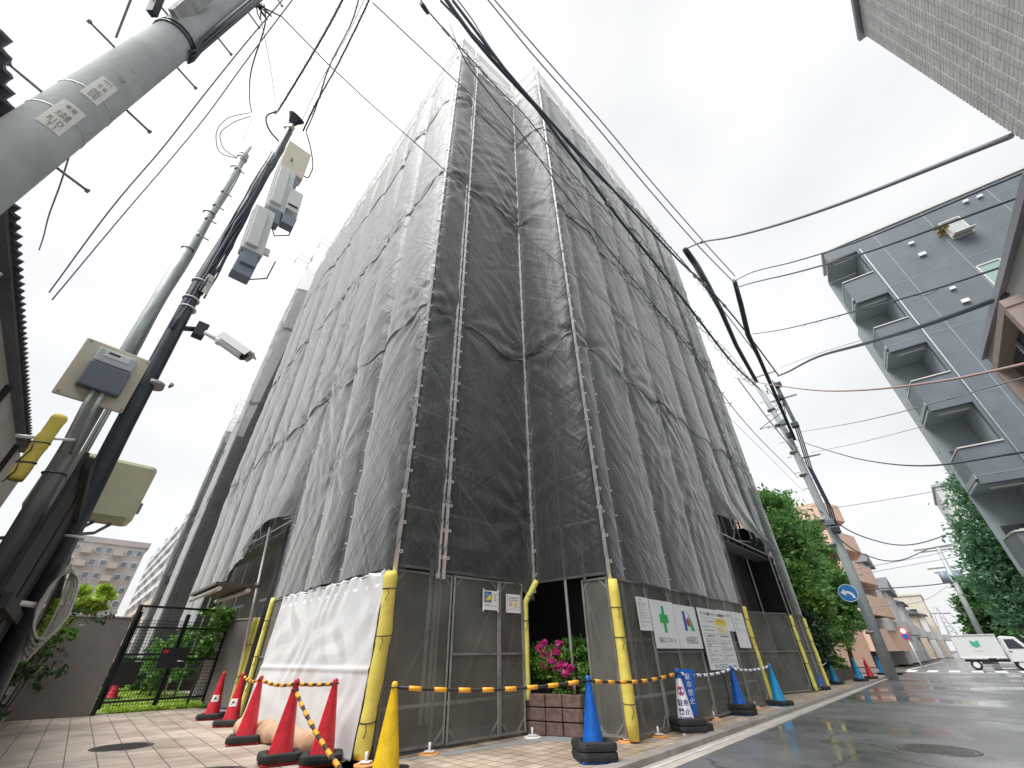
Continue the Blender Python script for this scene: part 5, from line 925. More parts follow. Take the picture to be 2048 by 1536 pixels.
# dark tiled apartment block
DC = np.array([16.7, 13.9, 0]); dX = ang(-36); dY = ang(47); dN = np.array([dX[1], -dX[0], 0]); dN = dN if dN[1] < 0 else -dN
dkt = brickmat('blue grey tiles', (.155, .185, .21), (.14, .17, .195), (.18, .205, .23), .10, .05, R_(-36), m=.004, vertical=True, rough=.4, bump=.15, var=.18)
dwl = mat('balcony render', (.20, .25, .275), .7, 0, .12, 2); dwi = mat('bounce lit render', (.40, .46, .49), .7, 0, .1, 2); trim = mat('off white trim', (.60, .60, .57), .5, 0, .1, 4)  # recess copy made lighter in colour to replace missing bounced light
t = thing('apartment_block', 'dark blue grey tiled block with a column of corner balconies across the street', 'building', DC)
def dp(x, z, y=0.): return DC+dX*x+Z*z-dN*y     # y into the building
rows = [(16.3, 17.95), (13.28, 14.92), (10.3, 11.9), (7.25, 8.9), (4.25, 5.9), (1.3, 2.9)]
mb = MB(); prev = 18.62
def pnl(x0, x1, z0, z1, y0=0., y1=.25): mb.box(dp((x0+x1)/2, (z0+z1)/2, (y0+y1)/2), (x1-x0, y1-y0, z1-z0), (dX, -dN, Z))
for (s0, s1) in rows: pnl(0, 1.2, s1, prev); prev = s0
pnl(0, 1.2, -.1, prev); pnl(1.2, 14, -.1, 18.62); build('front_wall', mb, dkt, t)
mb = MB(); mb.box(dp(7.6, 9, 4.3), (12.8, 8, 18), (dX, -dN, Z)); build('core_wall', mb, dwi, t)
mb = MB(); P = [dp(-.05, 18.62, -.05), dp(14, 18.62, -.05), dp(14, 18.62, 1.9), dp(-.05, 18.62, 1.9)]; mb.prism(P, Z*.12); build('roof', mb, trim, t)
for k, (s0, s1) in enumerate(rows):
    # balcony recess: floor, back wall, side fin, soffit lamp, outdoor unit
    f = MB(); f.box(dp(.6, s0-1.05, 1.0), (1.3, 1.9, .18), (dX, -dN, Z)); bl = build('balcony', f, dwi, t); f = MB(); f.box(dp(.6, s1+.12, 1.05), (1.3, 1.6, .1), (dX, -dN, Z)); sub('soffit', f, dwi, bl)
    f = MB(); f.box(dp(.6, s0+.02, .1), (1.24, .3, .05), (dX, -dN, Z)); sub('parapet_cap', f, trim, bl)
    f = MB(); f.beam(dp(.02, s0-.5, .26), dp(.02, s0-.5, 1.7), .05, 1.0); sub('side_parapet', f, dwl, bl)
    f = MB(); f.beam(dp(.02, s0+.045, .27), dp(.02, s0+.045, 1.7), .08, .05); sub('parapet_cap', f, trim, bl)
    f = MB(); f.beam(dp(.2, s1-.12, .3), dp(1.1, s1-.12, .3), .05, .05); sub('rain_pipe', f, trim, bl)
    if k in (3, 4): f = MB(); f.box(dp(.55, s0-.1, .6), (.6, .3, .5), (dX, -dN, Z)); sub('outdoor_unit', f, trim, bl)
    f = MB(); f.box(dp(.6, s0+.35, 1.87), (.8, .05, .35), (dX, -dN, Z)); sub('window', f, glassd, bl)
    f = MB(); f.box(dp(.6, s0+.3, 1.95), (1.3, .1, 2.9), (dX, -dN, Z)); build('recess_back', f, dwi, t)
f = MB(); f.cyl(dp(1.33, 0, -.06), dp(1.33, 17.9, -.06), .03, n=12); build('drain_pipe', f, mat('grey drain pipe', (.42, .44, .44), .5), t)
for x in (2.1, 4.0, 6.2, 8.4): f = MB(); f.beam(dp(x, 0, -.004), dp(x, 18.6, -.004), .03, .012, upv=dN); build('joint', f, mat('joint sealant', (.30, .33, .36), .6), t)
for z in (15.2, 12.2, 9.2, 6.2, 17.9): f = MB(); f.beam(dp(0.02, z, -.003), dp(14, z, -.003), .008, .02); build('joint', f, MT['joint sealant'], t)
def vent(x, z, w=.2): f = MB(); f.prism([dp(x-w/2, z, 0), dp(x+w/2, z, 0), dp(x+w/2, z-.02, -.12), dp(x-w/2, z-.02, -.12)], Z*.13*w/.2); build('vent_hood', f, white_p, t)
for x, z, w in ((2.97, 17., .17), (3.0, 16.15, .24), (2.98, 13.9, .17), (3.02, 13.1, .24), (5.4, 18.1, .17), (5.85, 18.05, .17), (2.98, 10.9, .17), (3.02, 10.1, .24)): vent(x, z, w)
def dwin(x0, x1, z0, z1, m, open_=False):
    f = MB(); w = .06
    for a, b_ in (((x0, z0), (x1, z0)), ((x0, z1), (x1, z1))): f.beam(dp(a[0], a[1], -.02), dp(b_[0], b_[1], -.02), .06, w)
    for x in (x0, x1): f.beam(dp(x, z0, -.02), dp(x, z1, -.02), .06, w, upv=dN)
    wi = build('window', f, trim, t); f = MB(); f.box(dp((x0+x1)/2, (z0+z1)/2, -.005), (x1-x0-.04, .02, z1-z0-.04), (dX, -dN, Z)); sub('pane', f, m, wi)
    if open_: f = MB(); f.prism([dp(x0, z0+.1, 0), dp(x1, z0+.1, 0), dp(x1, z0-.05, -.5), dp(x0, z0-.05, -.5)], Z*.04); sub('open_sash', f, trim, wi)
dwin(4.18, 4.85, 16.4, 17.5, mat('pale blind', (.45, .47, .47), .3), True); dwin(4.06, 4.75, 13.4, 14.6, mat('green glass', (.30, .42, .40), .15)); dwin(4.06, 4.75, 10.4, 11.6, MT['green glass']); dwin(6.9, 7.6, 13.4, 14.6, MT['green glass'])
for i, (x, z) in enumerate(((4.15, 16.9), (6.6, 15.9))): c = dp(x-.15, z, -.25); bush('balcony_plant', ['yellowish plant poking out of the open upper window of the dark block', 'yellowish plant on the dark block wall at the right edge of view'][i], 'plant', [(c[0], c[1], c[2], .3, .3, .3)], 160, .09, mat('dry leaves', (.30, .27, .08), .7), 60+i)
# near tiled building, upper right corner
n0 = 2.8; TC = st(5.66, n0); TH = 9.44
tile_w = brickmat('pale ribbed tiles', (.86, .87, .84), (.78, .79, .77), (.52, .52, .56), .24, .068, math.atan2(U[1], U[0]), m=.006, vertical=True, offset=0, bump=1., rough=.6, var=.12)
t = thing('tiled_building', 'near building clad in pale ribbed tiles filling the top right corner', 'building', TC)
mb = MB(); mb.box(st(5.66-9, n0+4, TH/2), (18, 8, TH), (U, N, Z)); build('wall', mb, tile_w, t)
mb = MB()
z = .034; r_ = random.Random(3)
while z < TH-.03:
    k = 0
    while k < 34:
        x = 5.66-.12-.24*k; mb.add([st(x-.114, n0-.001, z-.028), st(x+.114, n0-.001, z-.028), st(x+.114, n0-.001, z+.028), st(x-.114, n0-.001, z+.028), st(x-.11, n0-.012-r_.uniform(0, .006), z-.022), st(x+.11, n0-.012-r_.uniform(0, .006), z-.022), st(x+.112, n0-.02, z+.020), st(x-.112, n0-.02, z+.020)], [(4, 5, 6, 7), (0, 1, 5, 4), (1, 2, 6, 5), (2, 3, 7, 6), (3, 0, 4, 7)]); k += 1
    z += .068
    if z < 3.4: z = 3.4
o = build('rib_tiles', mb, tile_w, t)
mb = MB(); mb.beam(st(5.72, n0-.02, TH+.03), st(-10, n0-.02, TH+.03), .12, .08); build('parapet_cap', mb, mat('grey parapet metal', (.25, .26, .30), .4, .4), t)
# white house with bay window
WH = 6.17; t = thing('white_house', 'white stippled house with a brown framed bay window at the right edge', 'house', st(11.83, n0))
stip = mat('white stipple render', (.56, .56, .55), .8, 0, .08, 3, .6, 35)
mb = MB(); mb.prism([st(11.83, n0, 0), st(11.83, n0, 6.17), st(6.0, n0, 5.58), st(6.0, n0, 0)], N*7); build('wall', mb, stip, t)
mb = MB(); mb.beam(st(11.9, n0-.03, 6.2), st(6.0, n0-.03, 5.61), .10, .12); build('eave_trim', mb, mat('grey eave metal', (.28, .29, .33), .4, .3), t)
brn = mat('tan window surround', (.42, .34, .29), .6, 0, .1, 5)
for (a, b_, z0, z1) in ((8.6, 10.9, 3.95, 5.45),):
    f = MB(); 
    for z in (z0, z1): f.box(st((a+b_)/2, n0-.12, z), (b_-a+.2, .26, .14), (U, N, Z))
    for x in (a, b_): f.box(st(x, n0-.12, (z0+z1)/2), (.16, .26, z1-z0-.14), (U, N, Z))
    w = build('bay_window', f, brn, t); f = MB(); f.box(st((a+b_)/2, n0-.03, (z0+z1)/2), (b_-a, .03, z1-z0), (U, N, Z)); sub('pane', f, glassd, w)
    f = MB(); f.box(st((a+b_)/2, n0-.08, (z0+z1)/2), (.06, .04, z1-z0-.1), (U, N, Z)); f.box(st((a+b_)/2, n0-.08, (z0+z1)/2+.05), (b_-a-.1, .04, .05), (U, N, Z)); sub('sash', f, alum, w)
f = MB(); f.box(st(11.5, n0-.05, 5.2), (.1, .1, .12), (U, N, Z)); build('vent_hood', f, stip, t)
# trees
def tree(name, label, base, blobs, n, size, m, seed, tr=.12, group=None):
    t = thing(name, label, 'tree', base, group); base = np.array(base, float); build('crown', crown(blobs, n, size, seed, flat=.2), m, t)
    cz = sum(b_[2] for b_ in blobs)/len(blobs); top_ = np.array([sum(b_[0] for b_ in blobs)/len(blobs), sum(b_[1] for b_ in blobs)/len(blobs), cz]); mid = base*.45+top_*.55; mb = MB(); mb.tube([base, base*.6+top_*.4+[.08, 0, 0], mid, top_], [tr, tr*.8, tr*.65, tr*.3], 9)
    for b_ in blobs: mb.tube([mid, (mid+np.array(b_[:3]))/2-[0, 0, .1], b_[:3]], [tr*.5, tr*.35, tr*.12], 6)
    build('trunk', mb, bark, t); return t
def B(px, py, s_, r, rz=None, k=1.): p = atS(px, py, s_); return (p[0], p[1], p[2], r*k, r*k, (rz or r)*k)
tl1 = leafmat('broad leaves', (.08, .24, .07), (.34, .58, .18), .45); tl2 = leafmat('bluish leaves', (.08, .22, .12), (.27, .50, .27), .45)
g_ = lambda px, s_: atS(px, 1320, s_)*[1, 1, 0]
tree('street_tree', 'tall rounded green tree just behind the far end of the wrapped building', g_(1640, 26), [B(1540, 1010, 26, .9, k=1.2), B(1555, 1060, 26, 1.3), B(1575, 1110, 26, 1.3), B(1590, 1180, 26, 1.3), B(1545, 1130, 26, 1.3), B(1600, 1240, 26, 1.0)], 17000, .13, tl1, 71)
tree('street_tree', 'slender green tree with a pointed crown beside the concrete pole and salmon building', g_(1700, 31.5), [B(1622, 1060, 31.5, .7), B(1632, 1105, 31.5, .9), B(1648, 1155, 31.5, 1.1), B(1680, 1195, 31.5, .85), B(1655, 1230, 31.5, 1.1), B(1700, 1240, 31.5, .7), B(1665, 1265, 31.5, .8)], 14000, .11, tl1, 72)
tree('street_tree', 'bright fresh green tree low in front of the taller trees', g_(1640, 23.5), [B(1585, 1150, 23.5, .55), B(1600, 1190, 23.5, .8), B(1625, 1215, 23.5, .6), B(1595, 1230, 23.5, .7)], 8000, .10, g_mid, 73)
bush('shrub', 'dark conifer shrub at the end of the hoarding beside the grey wall', 'shrub', [B(1618, 1270, 22.5, .55, .8), B(1630, 1300, 22, .6, .6), B(1608, 1240, 22.8, .5, .6)], 5000, .08, g_deep, 74, tuple(g_(1630, 22.5)))
tree('street_tree', 'dark green tree hugging the street side of the dark apartment block', st(28, 4.2), [B(1935, 900, 29, 0.77), B(1955, 960, 29, 1.03), B(1990, 1010, 29, 1.29), B(1985, 1080, 29, 1.20), B(2035, 1090, 29, 1.38), B(2015, 1150, 29, 1.20), B(2070, 1150, 29, 1.29), B(2035, 1210, 29, 1.03), B(2087, 1200, 29, 0.86)], 22000, .11, tl2, 75, .2)
tree('street_tree', 'distant green tree beside the far pole, left of the pale narrow building', st(62, 3.), [B(1950, 1185, 62, 1.4), B(1965, 1225, 62, 1.8), B(1985, 1250, 62, 1.7), B(1955, 1215, 62, 1.5)], 6000, .25, g_dark, 76)
# low hedge and planting bed along the pavement
t = thing('planting_bed', 'low stone edged planting bed between the pavement and the grey wall', 'planter', st(21, -4.6)); mb = MB(); mb.prism([st(15.6, -4.35), st(27, -4.0), st(27, -4.2), st(15.6, -4.55)], Z*.38); build('stone_edge', mb, mat('rubble stone', (.14, .12, .11), .85, 0, .5, 6, .9, 18), t); mb = MB(); mb.prism([st(15.6, -4.5), st(27, -4.15), st(27, -6.2), st(15.6, -6.2)], Z*.33); build('soil', mb, MT['soil'], t)
for i in range(9):
    c = st(16.8+1.15*i, -4.95+.05*i); bush('hedge_shrub', ['low trimmed shrub nearest the hoarding in the row before the grey wall', 'second low shrub from the hoarding in the row before the grey wall', 'third low shrub from the hoarding in the row before the grey wall', 'low shrub with reddish tips, fourth from the hoarding in the row', 'low shrub with reddish tips, fifth from the hoarding in the row', 'sixth low shrub from the hoarding in the row before the grey wall', 'seventh low shrub in the row, near the concrete pole', 'low shrub in the row, last but one towards the concrete pole', 'low shrub at the far end of the row, by the concrete pole'][i], 'shrub', [(c[0], c[1], .62, .5, .5, .36)], 1300, .055, red_l if i in (3, 4) else (g_lite if i % 3 == 1 else g_mid), 200+i, group='low shrubs in the planting bed')
t = thing('retaining_wall', 'smooth grey wall of large panels behind the planting bed', 'wall', st(25, -6.4)); gw = brickmat('grey wall panels', (.42, .42, .41), (.40, .40, .39), (.2, .2, .2), 1.9, 1.05, math.atan2(U[1], U[0]), m=.012, vertical=True, offset=0, bump=.3, var=.12)
mb = MB(); mb.box(st(26, -6.5, 1.15), (9, .25, 2.3), (U, N, Z)); build('slab', mb, gw, t); mb = MB(); mb.box(st(26, -6.5, 2.33), (9.1, .32, .06), (U, N, Z)); build('coping', mb, MT['wall cap'], t)
# salmon apartment building, stepped along the street
sal = mat('salmon tiles', (.74, .50, .39), .6, 0, .12, 1.5, .2, 60); shade = mat('shaded salmon', (.38, .24, .18), .7, 0, .1, 3)  # second tone is salmon darkened for the recesses, shade painted in
SB = atS(1640, 1005, 47); tS = float(SB@U); nS0 = float(SB@N); fh = (SB[2])/5
t = thing('salmon_apartments', 'salmon tiled apartment building stepping down along the street behind the trees', 'building', st(tS, nS0))
stepsx = [(1640, 1005), (1692, 1058), (1728, 1112), (1756, 1165), (1788, 1218)]
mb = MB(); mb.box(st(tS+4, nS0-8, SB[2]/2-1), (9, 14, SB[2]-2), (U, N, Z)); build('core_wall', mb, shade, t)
for k in range(5):
    z1_ = SB[2]-k*fh; L_ = 5+3.6*k; mb = MB(); a = tS-.3; 
    mb.prism([st(a, nS0-12), st(a, nS0+.0), st(a+L_*.55, nS0+1.0), st(a+L_, nS0+.1), st(a+L_, nS0-12)], -Z*1.5, 0); mb.v = [(v[0], v[1], v[2]+z1_) for v in mb.v]; f_ = build('balcony_parapet', mb, sal, t)
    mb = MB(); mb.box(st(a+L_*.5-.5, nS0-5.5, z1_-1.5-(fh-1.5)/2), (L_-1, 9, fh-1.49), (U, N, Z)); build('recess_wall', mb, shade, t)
    for j in range(int(L_/2.6)): mb = MB(); mb.box(st(a+1.2+2.6*j, nS0-.97, z1_-1.15-(fh-1.15)/2), (1.5, .06, fh-1.3), (U, N, Z)); build('window', mb, glassd, t)
    mb = MB(); mb.box(st(a-.03, nS0-4, z1_-1.9), (.06, 1.6, .9), (U, N, Z)); build('window', mb, glassd, t)
# houses down the street
def house(name, label, t0, t1, n_, dpth, h, m, roof, rc, wins, seed, cat='house'):
    t = thing(name, label, cat, st((t0+t1)/2, n_)); c = st((t0+t1)/2, n_-dpth/2 if n_ < 0 else n_+dpth/2, h/2); L_ = t1-t0; sg = 1 if n_ < 0 else -1; mb = MB(); mb.box(c, (L_, dpth, h), (U, N, Z)); build('wall', mb, m, t); cc = c+Z*h/2
    if roof == 'gable':
        mb = MB(); e_ = .5; w = dpth/2+e_; A_ = [cc-U*(L_/2+e_)-N*w, cc-U*(L_/2+e_)+N*w, cc-U*(L_/2+e_)+Z*dpth*.22]; mb.prism(A_, U*(L_+2*e_)); build('roof', mb, rc, t)
    elif roof == 'side':
        mb = MB(); w = L_/2+.4; A_ = [cc-N*(dpth/2+.5)-U*w, cc-N*(dpth/2+.5)+U*w, cc-N*(dpth/2+.5)+Z*L_*.2]; mb.prism(A_, N*(dpth+1)); build('roof', mb, rc, t)
    else: mb = MB(); mb.box(cc+Z*.15, (L_+.3, dpth+.3, .3), (U, N, Z)); build('roof', mb, rc, t)
    r = random.Random(seed)
    for fl in range(int(h/2.7)):
        for j in range(max(1, int(L_/2.4))):
            if r.random() < .2: continue
            f = MB(); w_ = r.uniform(.9, 1.6); z = 1.5+2.7*fl; f.box(st(t0+1.2+2.4*j, n_, z)+N*sg*.02, (w_, .1, 1.2), (U, N, Z)); wi = build('window', f, trim, t); f = MB(); f.box(st(t0+1.2+2.4*j, n_, z)+N*sg*.06, (w_-.12, .06, 1.05), (U, N, Z)); sub('pane', f, glassd, wi)
        f = MB(); f.box(st(t0, n_, 1.5+2.7*fl)-N*sg*min(2., dpth/2)-U*.02, (.1, 1.2, 1.1), (U, N, Z)); wi = build('window', f, trim, t); f = MB(); f.box(st(t0, n_, 1.5+2.7*fl)-N*sg*min(2., dpth/2)-U*.07, (.04, 1.05, .95), (U, N, Z)); sub('pane', f, glassd, wi)
    if sg == 1:
        f = MB(); f.box(st(t0+L_*.5, n_, 2.9)+N*.5, (L_*.6, 1.0, .9), (U, N, Z)); build('balcony', f, mat('grey balcony', (.45, .46, .46), .5), t)
    return t
whw = mat('white siding', (.66, .66, .65), .7, 0, .08, 2); crm = mat('cream siding', (.6, .55, .46), .7, 0, .1, 2); grr = mat('grey slate roof', (.13, .14, .16), .6, 0, .2, 5); tnw = mat('tan mortar', (.52, .43, .33), .8, 0, .15, 2); ggr = mat('grey green mesh wall', (.20, .22, .17), .8, 0, .3, 2); grw = mat('grey siding', (.38, .4, .42), .7, 0, .1, 2)
house('terrace_house', 'dark grey green low building with an open ground floor by the crossing', 49, 55, -4.6, 6, 5.0, ggr, 'flat', grr, 1, 1)
house('terrace_house', 'tall narrow white house with a dark tiled lean roof after the salmon building', 57, 63, -4.0, 7, 8.6, whw, 'side', grr, 1, 2)
house('terrace_house', 'white gabled house with grey balcony down the street', 65, 74, -3.8, 8, 6.6, whw, 'side', grr, 1, 3)
house('terrace_house', 'pale grey house further down the street, with a slate roof', 77, 86, -3.6, 8, 6.2, grw, 'gable', grr, 1, 4)
house('terrace_house', 'cream flat roofed block closing the far end of the street view', 112, 124, -1.8, 12, 9.5, crm, 'flat', crm, 1, 5)
house('terrace_house', 'pinkish low house far off on the left side of the street', 92, 101, -3.2, 8, 5.6, tnw, 'gable', grr, 1, 6)
house('terrace_house', 'white far house behind the parked truck', 104, 110, -2.6, 8, 6.0, whw, 'gable', grr, 1, 8)
house('corner_house', 'tan mortar corner house behind the white truck cab', 54, 64, 6.2, 9, 6.8, tnw, 'flat', mat('tan roof edge', (.45, .40, .33), .7), 1, 9)
t_ = house('narrow_tower', 'pale grey narrow tall building on the right beyond the crossing', 70, 80, 5.2, 9, 17.5, mat('pale concrete tower', (.52, .53, .53), .7, 0, .1, 1), 'flat', grw, 1, 10, 'building')
house('far_apartments', 'hazy low apartment building beyond everything at the street end', 190, 215, -4, 60, 11, mat('hazy pale wall', (.6, .58, .56), .8), 'flat', crm, 1, 11, 'building')
# distant lattice towers
for i, (px, s_, py) in enumerate(((1818, 260, 1170), (1892, 300, 1212))):
    b_ = atS(px+36, 1325, s_)*[1, 1, 0]; tp = atS(px, py, s_); t = thing('lattice_tower', ['faint steel lattice tower far beyond the white houses', 'small faint lattice tower farther right on the skyline'][i], 'pylon', b_); mb = MB(); W_ = 3.
    for sx, sy in ((-1, -1), (-1, 1), (1, 1), (1, -1)): mb.cyl(b_+[sx*W_, sy*W_, 0], [b_[0]+sx*.6, b_[1]+sy*.6, tp[2]], .28, n=4)
    n_ = 10
    for k in range(n_):
        z = tp[2]*k/n_; w0_ = W_+(0.6-W_)*k/n_; w1_ = W_+(0.6-W_)*(k+1)/n_; z1_ = tp[2]*(k+1)/n_
        mb.cyl(b_+[-w0_, -w0_, z], b_+[w1_, -w1_, z1_], .14, n=4); mb.cyl(b_+[w0_, -w0_, z], b_+[-w1_, -w1_, z1_], .14, n=4)
    build('lattice', mb, grw, t); mb = MB(); mb.cyl(b_+[-6, 0, tp[2]*.85], b_+[6, 0, tp[2]*.85], .3, n=4); build('crossarm', mb, grw, t)
# =================================================================== TRUCK
T0 = st(43.5, -.25, -.06); tx = N; ty = U; t = thing('box_truck', 'small white box truck with a green emblem crossing the junction', 'truck', T0)
K = lambda x, y, z: T0+tx*x+ty*y+Z*z      # x forward (to the right), y away
bt = mat('truck box panel', (.66, .68, .66), .45, 0, .06, 1); wt = mat('white truck paint', (.76, .77, .77), .2, 0, 0, coat=.6)
mb = MB(); mb.box(K(1.05, .72, 1.28), (2.15, 1.42, 1.25), (tx, ty, Z)); build('cargo_box', mb, bt, t, bevel=.03)
mb = MB(); mb.box(K(1.05, -.0, .66), (2.15, .05, .04), (tx, ty, Z)); mb.box(K(1.05, -.01, 1.90), (2.17, .05, .04), (tx, ty, Z)); build('box_trim', mb, galv, t)
em = MB(); c = K(1.0, -.004, 1.38)
for k in range(3):
    for s_ in (-1, 1): em.add([c+Z*(.13-.11*k), c+tx*.2*s_+Z*(.22-.11*k), c+tx*.22*s_+Z*(.15-.11*k), c+Z*(.04-.11*k)], [(0, 1, 2, 3)])
build('emblem', em, mat('emblem green', (.05, .42, .28), .5), t); em = MB(); text(em, 'フレッシュ', K(1.0, -.004, 1.02), tx, Z, .42, .07, bold=.003); build('lettering', em, mat('faded red print', (.6, .25, .22), .5), t)
side = [(2.2, .42), (2.2, 1.72), (2.35, 1.80), (2.95, 1.74), (3.32, 1.12), (3.44, .98), (3.46, .45)]
mb = MB(); mb.prism([K(x, .02, z) for x, z in side], ty*1.38); build('cab', mb, wt, t, bevel=.03)
mb = MB(); mb.prism([K(x, .008, z) for x, z in ((2.40, 1.12), (2.40, 1.62), (2.84, 1.62), (3.14, 1.12))], -ty*.006); build('side_window', mb, glassd, t)
mb = MB(); mb.prism([K(x, y, z) for x, y, z in ((2.98, .12, 1.70), (2.98, 1.3, 1.70), (3.31, 1.3, 1.16), (3.31, .12, 1.16))], tx*.03+Z*.02); build('windscreen', mb, glassd, t)
mb = MB(); mb.beam(K(2.26, .012, .5), K(2.26, .012, 1.7), .02, .006); mb.beam(K(3.2, .012, .55), K(3.2, .012, 1.1), .015, .006); d_o = build('door_gap', mb, greyink, t); mb = MB(); mb.box(K(2.42, .0, .98), (.14, .03, .03), (tx, ty, Z)); build('door_handle', mb, ink, t)
mb = MB(); mb.box(K(1.2, .7, .5), (2.2, 1.1, .12), (tx, ty, Z)); mb.box(K(1.1, .15, .42), (.5, .2, .2), (tx, ty, Z)); build('chassis', mb, rubber, t)
for x in (.55, 1.0, 2.62):
    if x == 1.0: continue
    c = K(x, .12, .27); mb = MB(); Q = [c+tx*math.cos(a)*.20+Z*math.sin(a)*.20 for a in np.linspace(0, 6.283, 25)]; mb.tube(Q, .075, 8, caps=False); w = build('wheel', mb, rubber, t); mb = MB(); mb.cyl(c-ty*.06, c+ty*.06, .16, n=18); sub('rim', mb, galv, w)
    c = K(x, 1.3, .27); mb = MB(); mb.cyl(c-ty*.07, c+ty*.07, .27, n=18); build('wheel', mb, rubber, t)
mb = MB(); mb.box(K(-.02, .2, .62), (.05, .14, .1), (tx, ty, Z)); build('tail_lamp', mb, red, t); mb = MB(); mb.box(K(3.44, .2, .8), (.05, .2, .14), (tx, ty, Z)); build('headlight', mb, galv, t)
mb = MB(); mb.tube([K(3.2, -.02, 1.2), K(3.25, -.14, 1.25)], .01, 6); mb.box(K(3.26, -.16, 1.27), (.05, .1, .18), (tx, ty, Z)); build('mirror', mb, ink, t)
# =================================================================== RIGHT UTILITY POLE
UP0 = atZ(1787, 1355); UPT = atS(1520, 778, 28.8); t = thing('concrete_pole', 'tall leaning grey concrete utility pole standing on the kerb with steel bands and wire clutter', 'utility pole', UP0)
def upt(f): return UP0*(1-f)+UPT*f
mids = [atS(1787, 1362, 28.8), atS(1705, 1150, 28.8), atS(1640, 1010, 28.8), atS(1580, 880, 28.8), UPT]; mb = MB(); mb.tube(mids, [.24, .22, .20, .18, .16], 20); build('shaft', mb, conc, t)
Xu, Du = facing(UP0)
for i, (px, py) in enumerate(((1745, 1265), (1668, 1090), (1650, 1040), (1610, 950), (1590, 905), (1560, 850), (1545, 820))): c = atS(px-2, py, 28.8); mb = MB(); mb.cyl(c-Z*.06, c+Z*.06, .25, n=16); build('band', mb, galv_d, t)
for k in range(16): f = k/16; c = mids[2]*(1-f)+UPT*f; sd = 1 if k % 2 else -1; mb = MB(); mb.cyl(c+Xu*.15*sd, c+Xu*.42*sd, .018, n=6); build('climbing_bolt', mb, galv_d, t)
r_ = np.random.default_rng(9)
for i, (px, py) in enumerate(((1560, 795), (1568, 845), (1580, 870), (1556, 770), (1660, 1045), (1672, 1060), (1590, 850))):
    c = atS(px, py, 28.3); mb = MB(); mb.box(c, (.4, .3, .35), (Xu, Du, Z)); build('splice_box', mb, [cable_m, slate, blackst][i % 3], t, bevel=.05)
for i in range(5):
    a = atS(1530+r_.uniform(0, 45), 780+r_.uniform(0, 100), 28.3); pts = [a]; 
    for k in range(5): pts.append(pts[-1]+r_.normal(size=3)*.22)
    pts.append(atS(1560+i*3, 800+i*7, 28.5)); mb = MB(); mb.tube(pts, .022, 5); build('loose_wire', mb, cable_m, t)
for px, py, L_ in ((1510, 742, 1.2), (1545, 790, 1.4), (1600, 905, 1.0)): c = atS(px+10, py+10, 28.8); mb = MB(); mb.beam(c-Xu*L_*.5, c+Xu*L_*.8, .08, .08); build('crossarm', mb, galv_d, t)
for i in range(3):
    f = [(1530, 760), (1575, 850), (1600, 930), (1640, 1010), (1655, 1060)]; mb = MB(); mb.tube([atS(x+14+5*i, y+4*i, 28.4) for x, y in f], .035, 6); build('riser_cable', mb, cable_m, t)
sgc = atS(1696, 1186, 28.1); t = thing('direction_sign', 'round blue sign with a white arrow bending left, clamped to the concrete pole', 'traffic sign', sgc); Xs, Ds = facing(sgc)
mb = MB(); mb.cyl(sgc-Ds*.01, sgc+Ds*.01, .40, n=36); build('disc', mb, mat('traffic blue', (.02, .22, .62), .35), t); mb = MB(); 
Xr = Xs if (Xs@rt2) > 0 else -Xs
def sp(x, y): return sgc+Ds*.016+Xr*x+Z*y
disc(mb, sp(0, 0), Xr, Z, .395, 0, .37, n=40)
mb.add([sp(-.30, .03), sp(-.10, .20), sp(-.12, .10), sp(.02, .09), sp(.14, .02), sp(.22, -.10), sp(.24, -.24), sp(.13, -.24), sp(.11, -.13), sp(.05, -.05), sp(-.02, -.02), sp(-.12, -.03), sp(-.10, -.14)], [(0, 1, 2), (0, 2, 11), (0, 11, 12), (2, 3, 10, 11), (3, 4, 9, 10), (4, 5, 8, 9), (5, 6, 7, 8)]); build('arrow', mb, white_p, t)
mb = MB(); mb.box(sgc-Ds*.12+Xr*.1, (.3, .2, .06), (Xr, Ds, Z)); build('clamp', mb, galv_d, t)
# no-parking signs on a thin post
b_ = st(47.2, -3.4); t = thing('sign_post', 'thin white post with two round red rimmed signs by the crossing', 'traffic sign', b_); tp = atS(1806, 1258, math.hypot(b_[0], b_[1])); bb_ = atS(1845, 1335, math.hypot(b_[0], b_[1])); mb = MB(); mb.cyl(bb_, tp, .04, n=8); build('post', mb, white_p, t)
for k, (px, py, c_in) in enumerate(((1806, 1262, white_p), (1811, 1273, blue))):
    c = atS(px, py, math.hypot(b_[0], b_[1])-.1); X_, D_ = facing(c); mb = MB(); disc(mb, c, X_, Z, .25, 0); disc(mb, c+D_*.01, X_, Z, .18, 1); build('disc', mb, [red, c_in], t)
# far pole
b_ = atS(2000, 1345, 58)*[1, 1, 0]; tp = atS(1874, 1092, 58); t = thing('far_pole', 'distant utility pole with transformer cans and crossarms beyond the crossing', 'utility pole', b_); dF = (tp-b_)/np.linalg.norm(tp-b_); mb = MB(); mb.tube([b_, tp], [.26, .17], 12); build('shaft', mb, greyst, t); X_, D_ = facing(b_)
for f, L_ in ((.985, 3.), (.96, 2.2), (.80, 2.4), (.76, 1.8)): c = b_*(1-f)+tp*f; mb = MB(); mb.beam(c-X_*L_*.6, c+X_*L_*.5, .12, .12); build('crossarm', mb, galv_d, t)
for o_ in (-.5, .5): c = b_*.34+tp*.66+X_*o_; mb = MB(); mb.cyl(c, c+Z*1.0, .32, n=12); build('transformer', mb, slate, t)
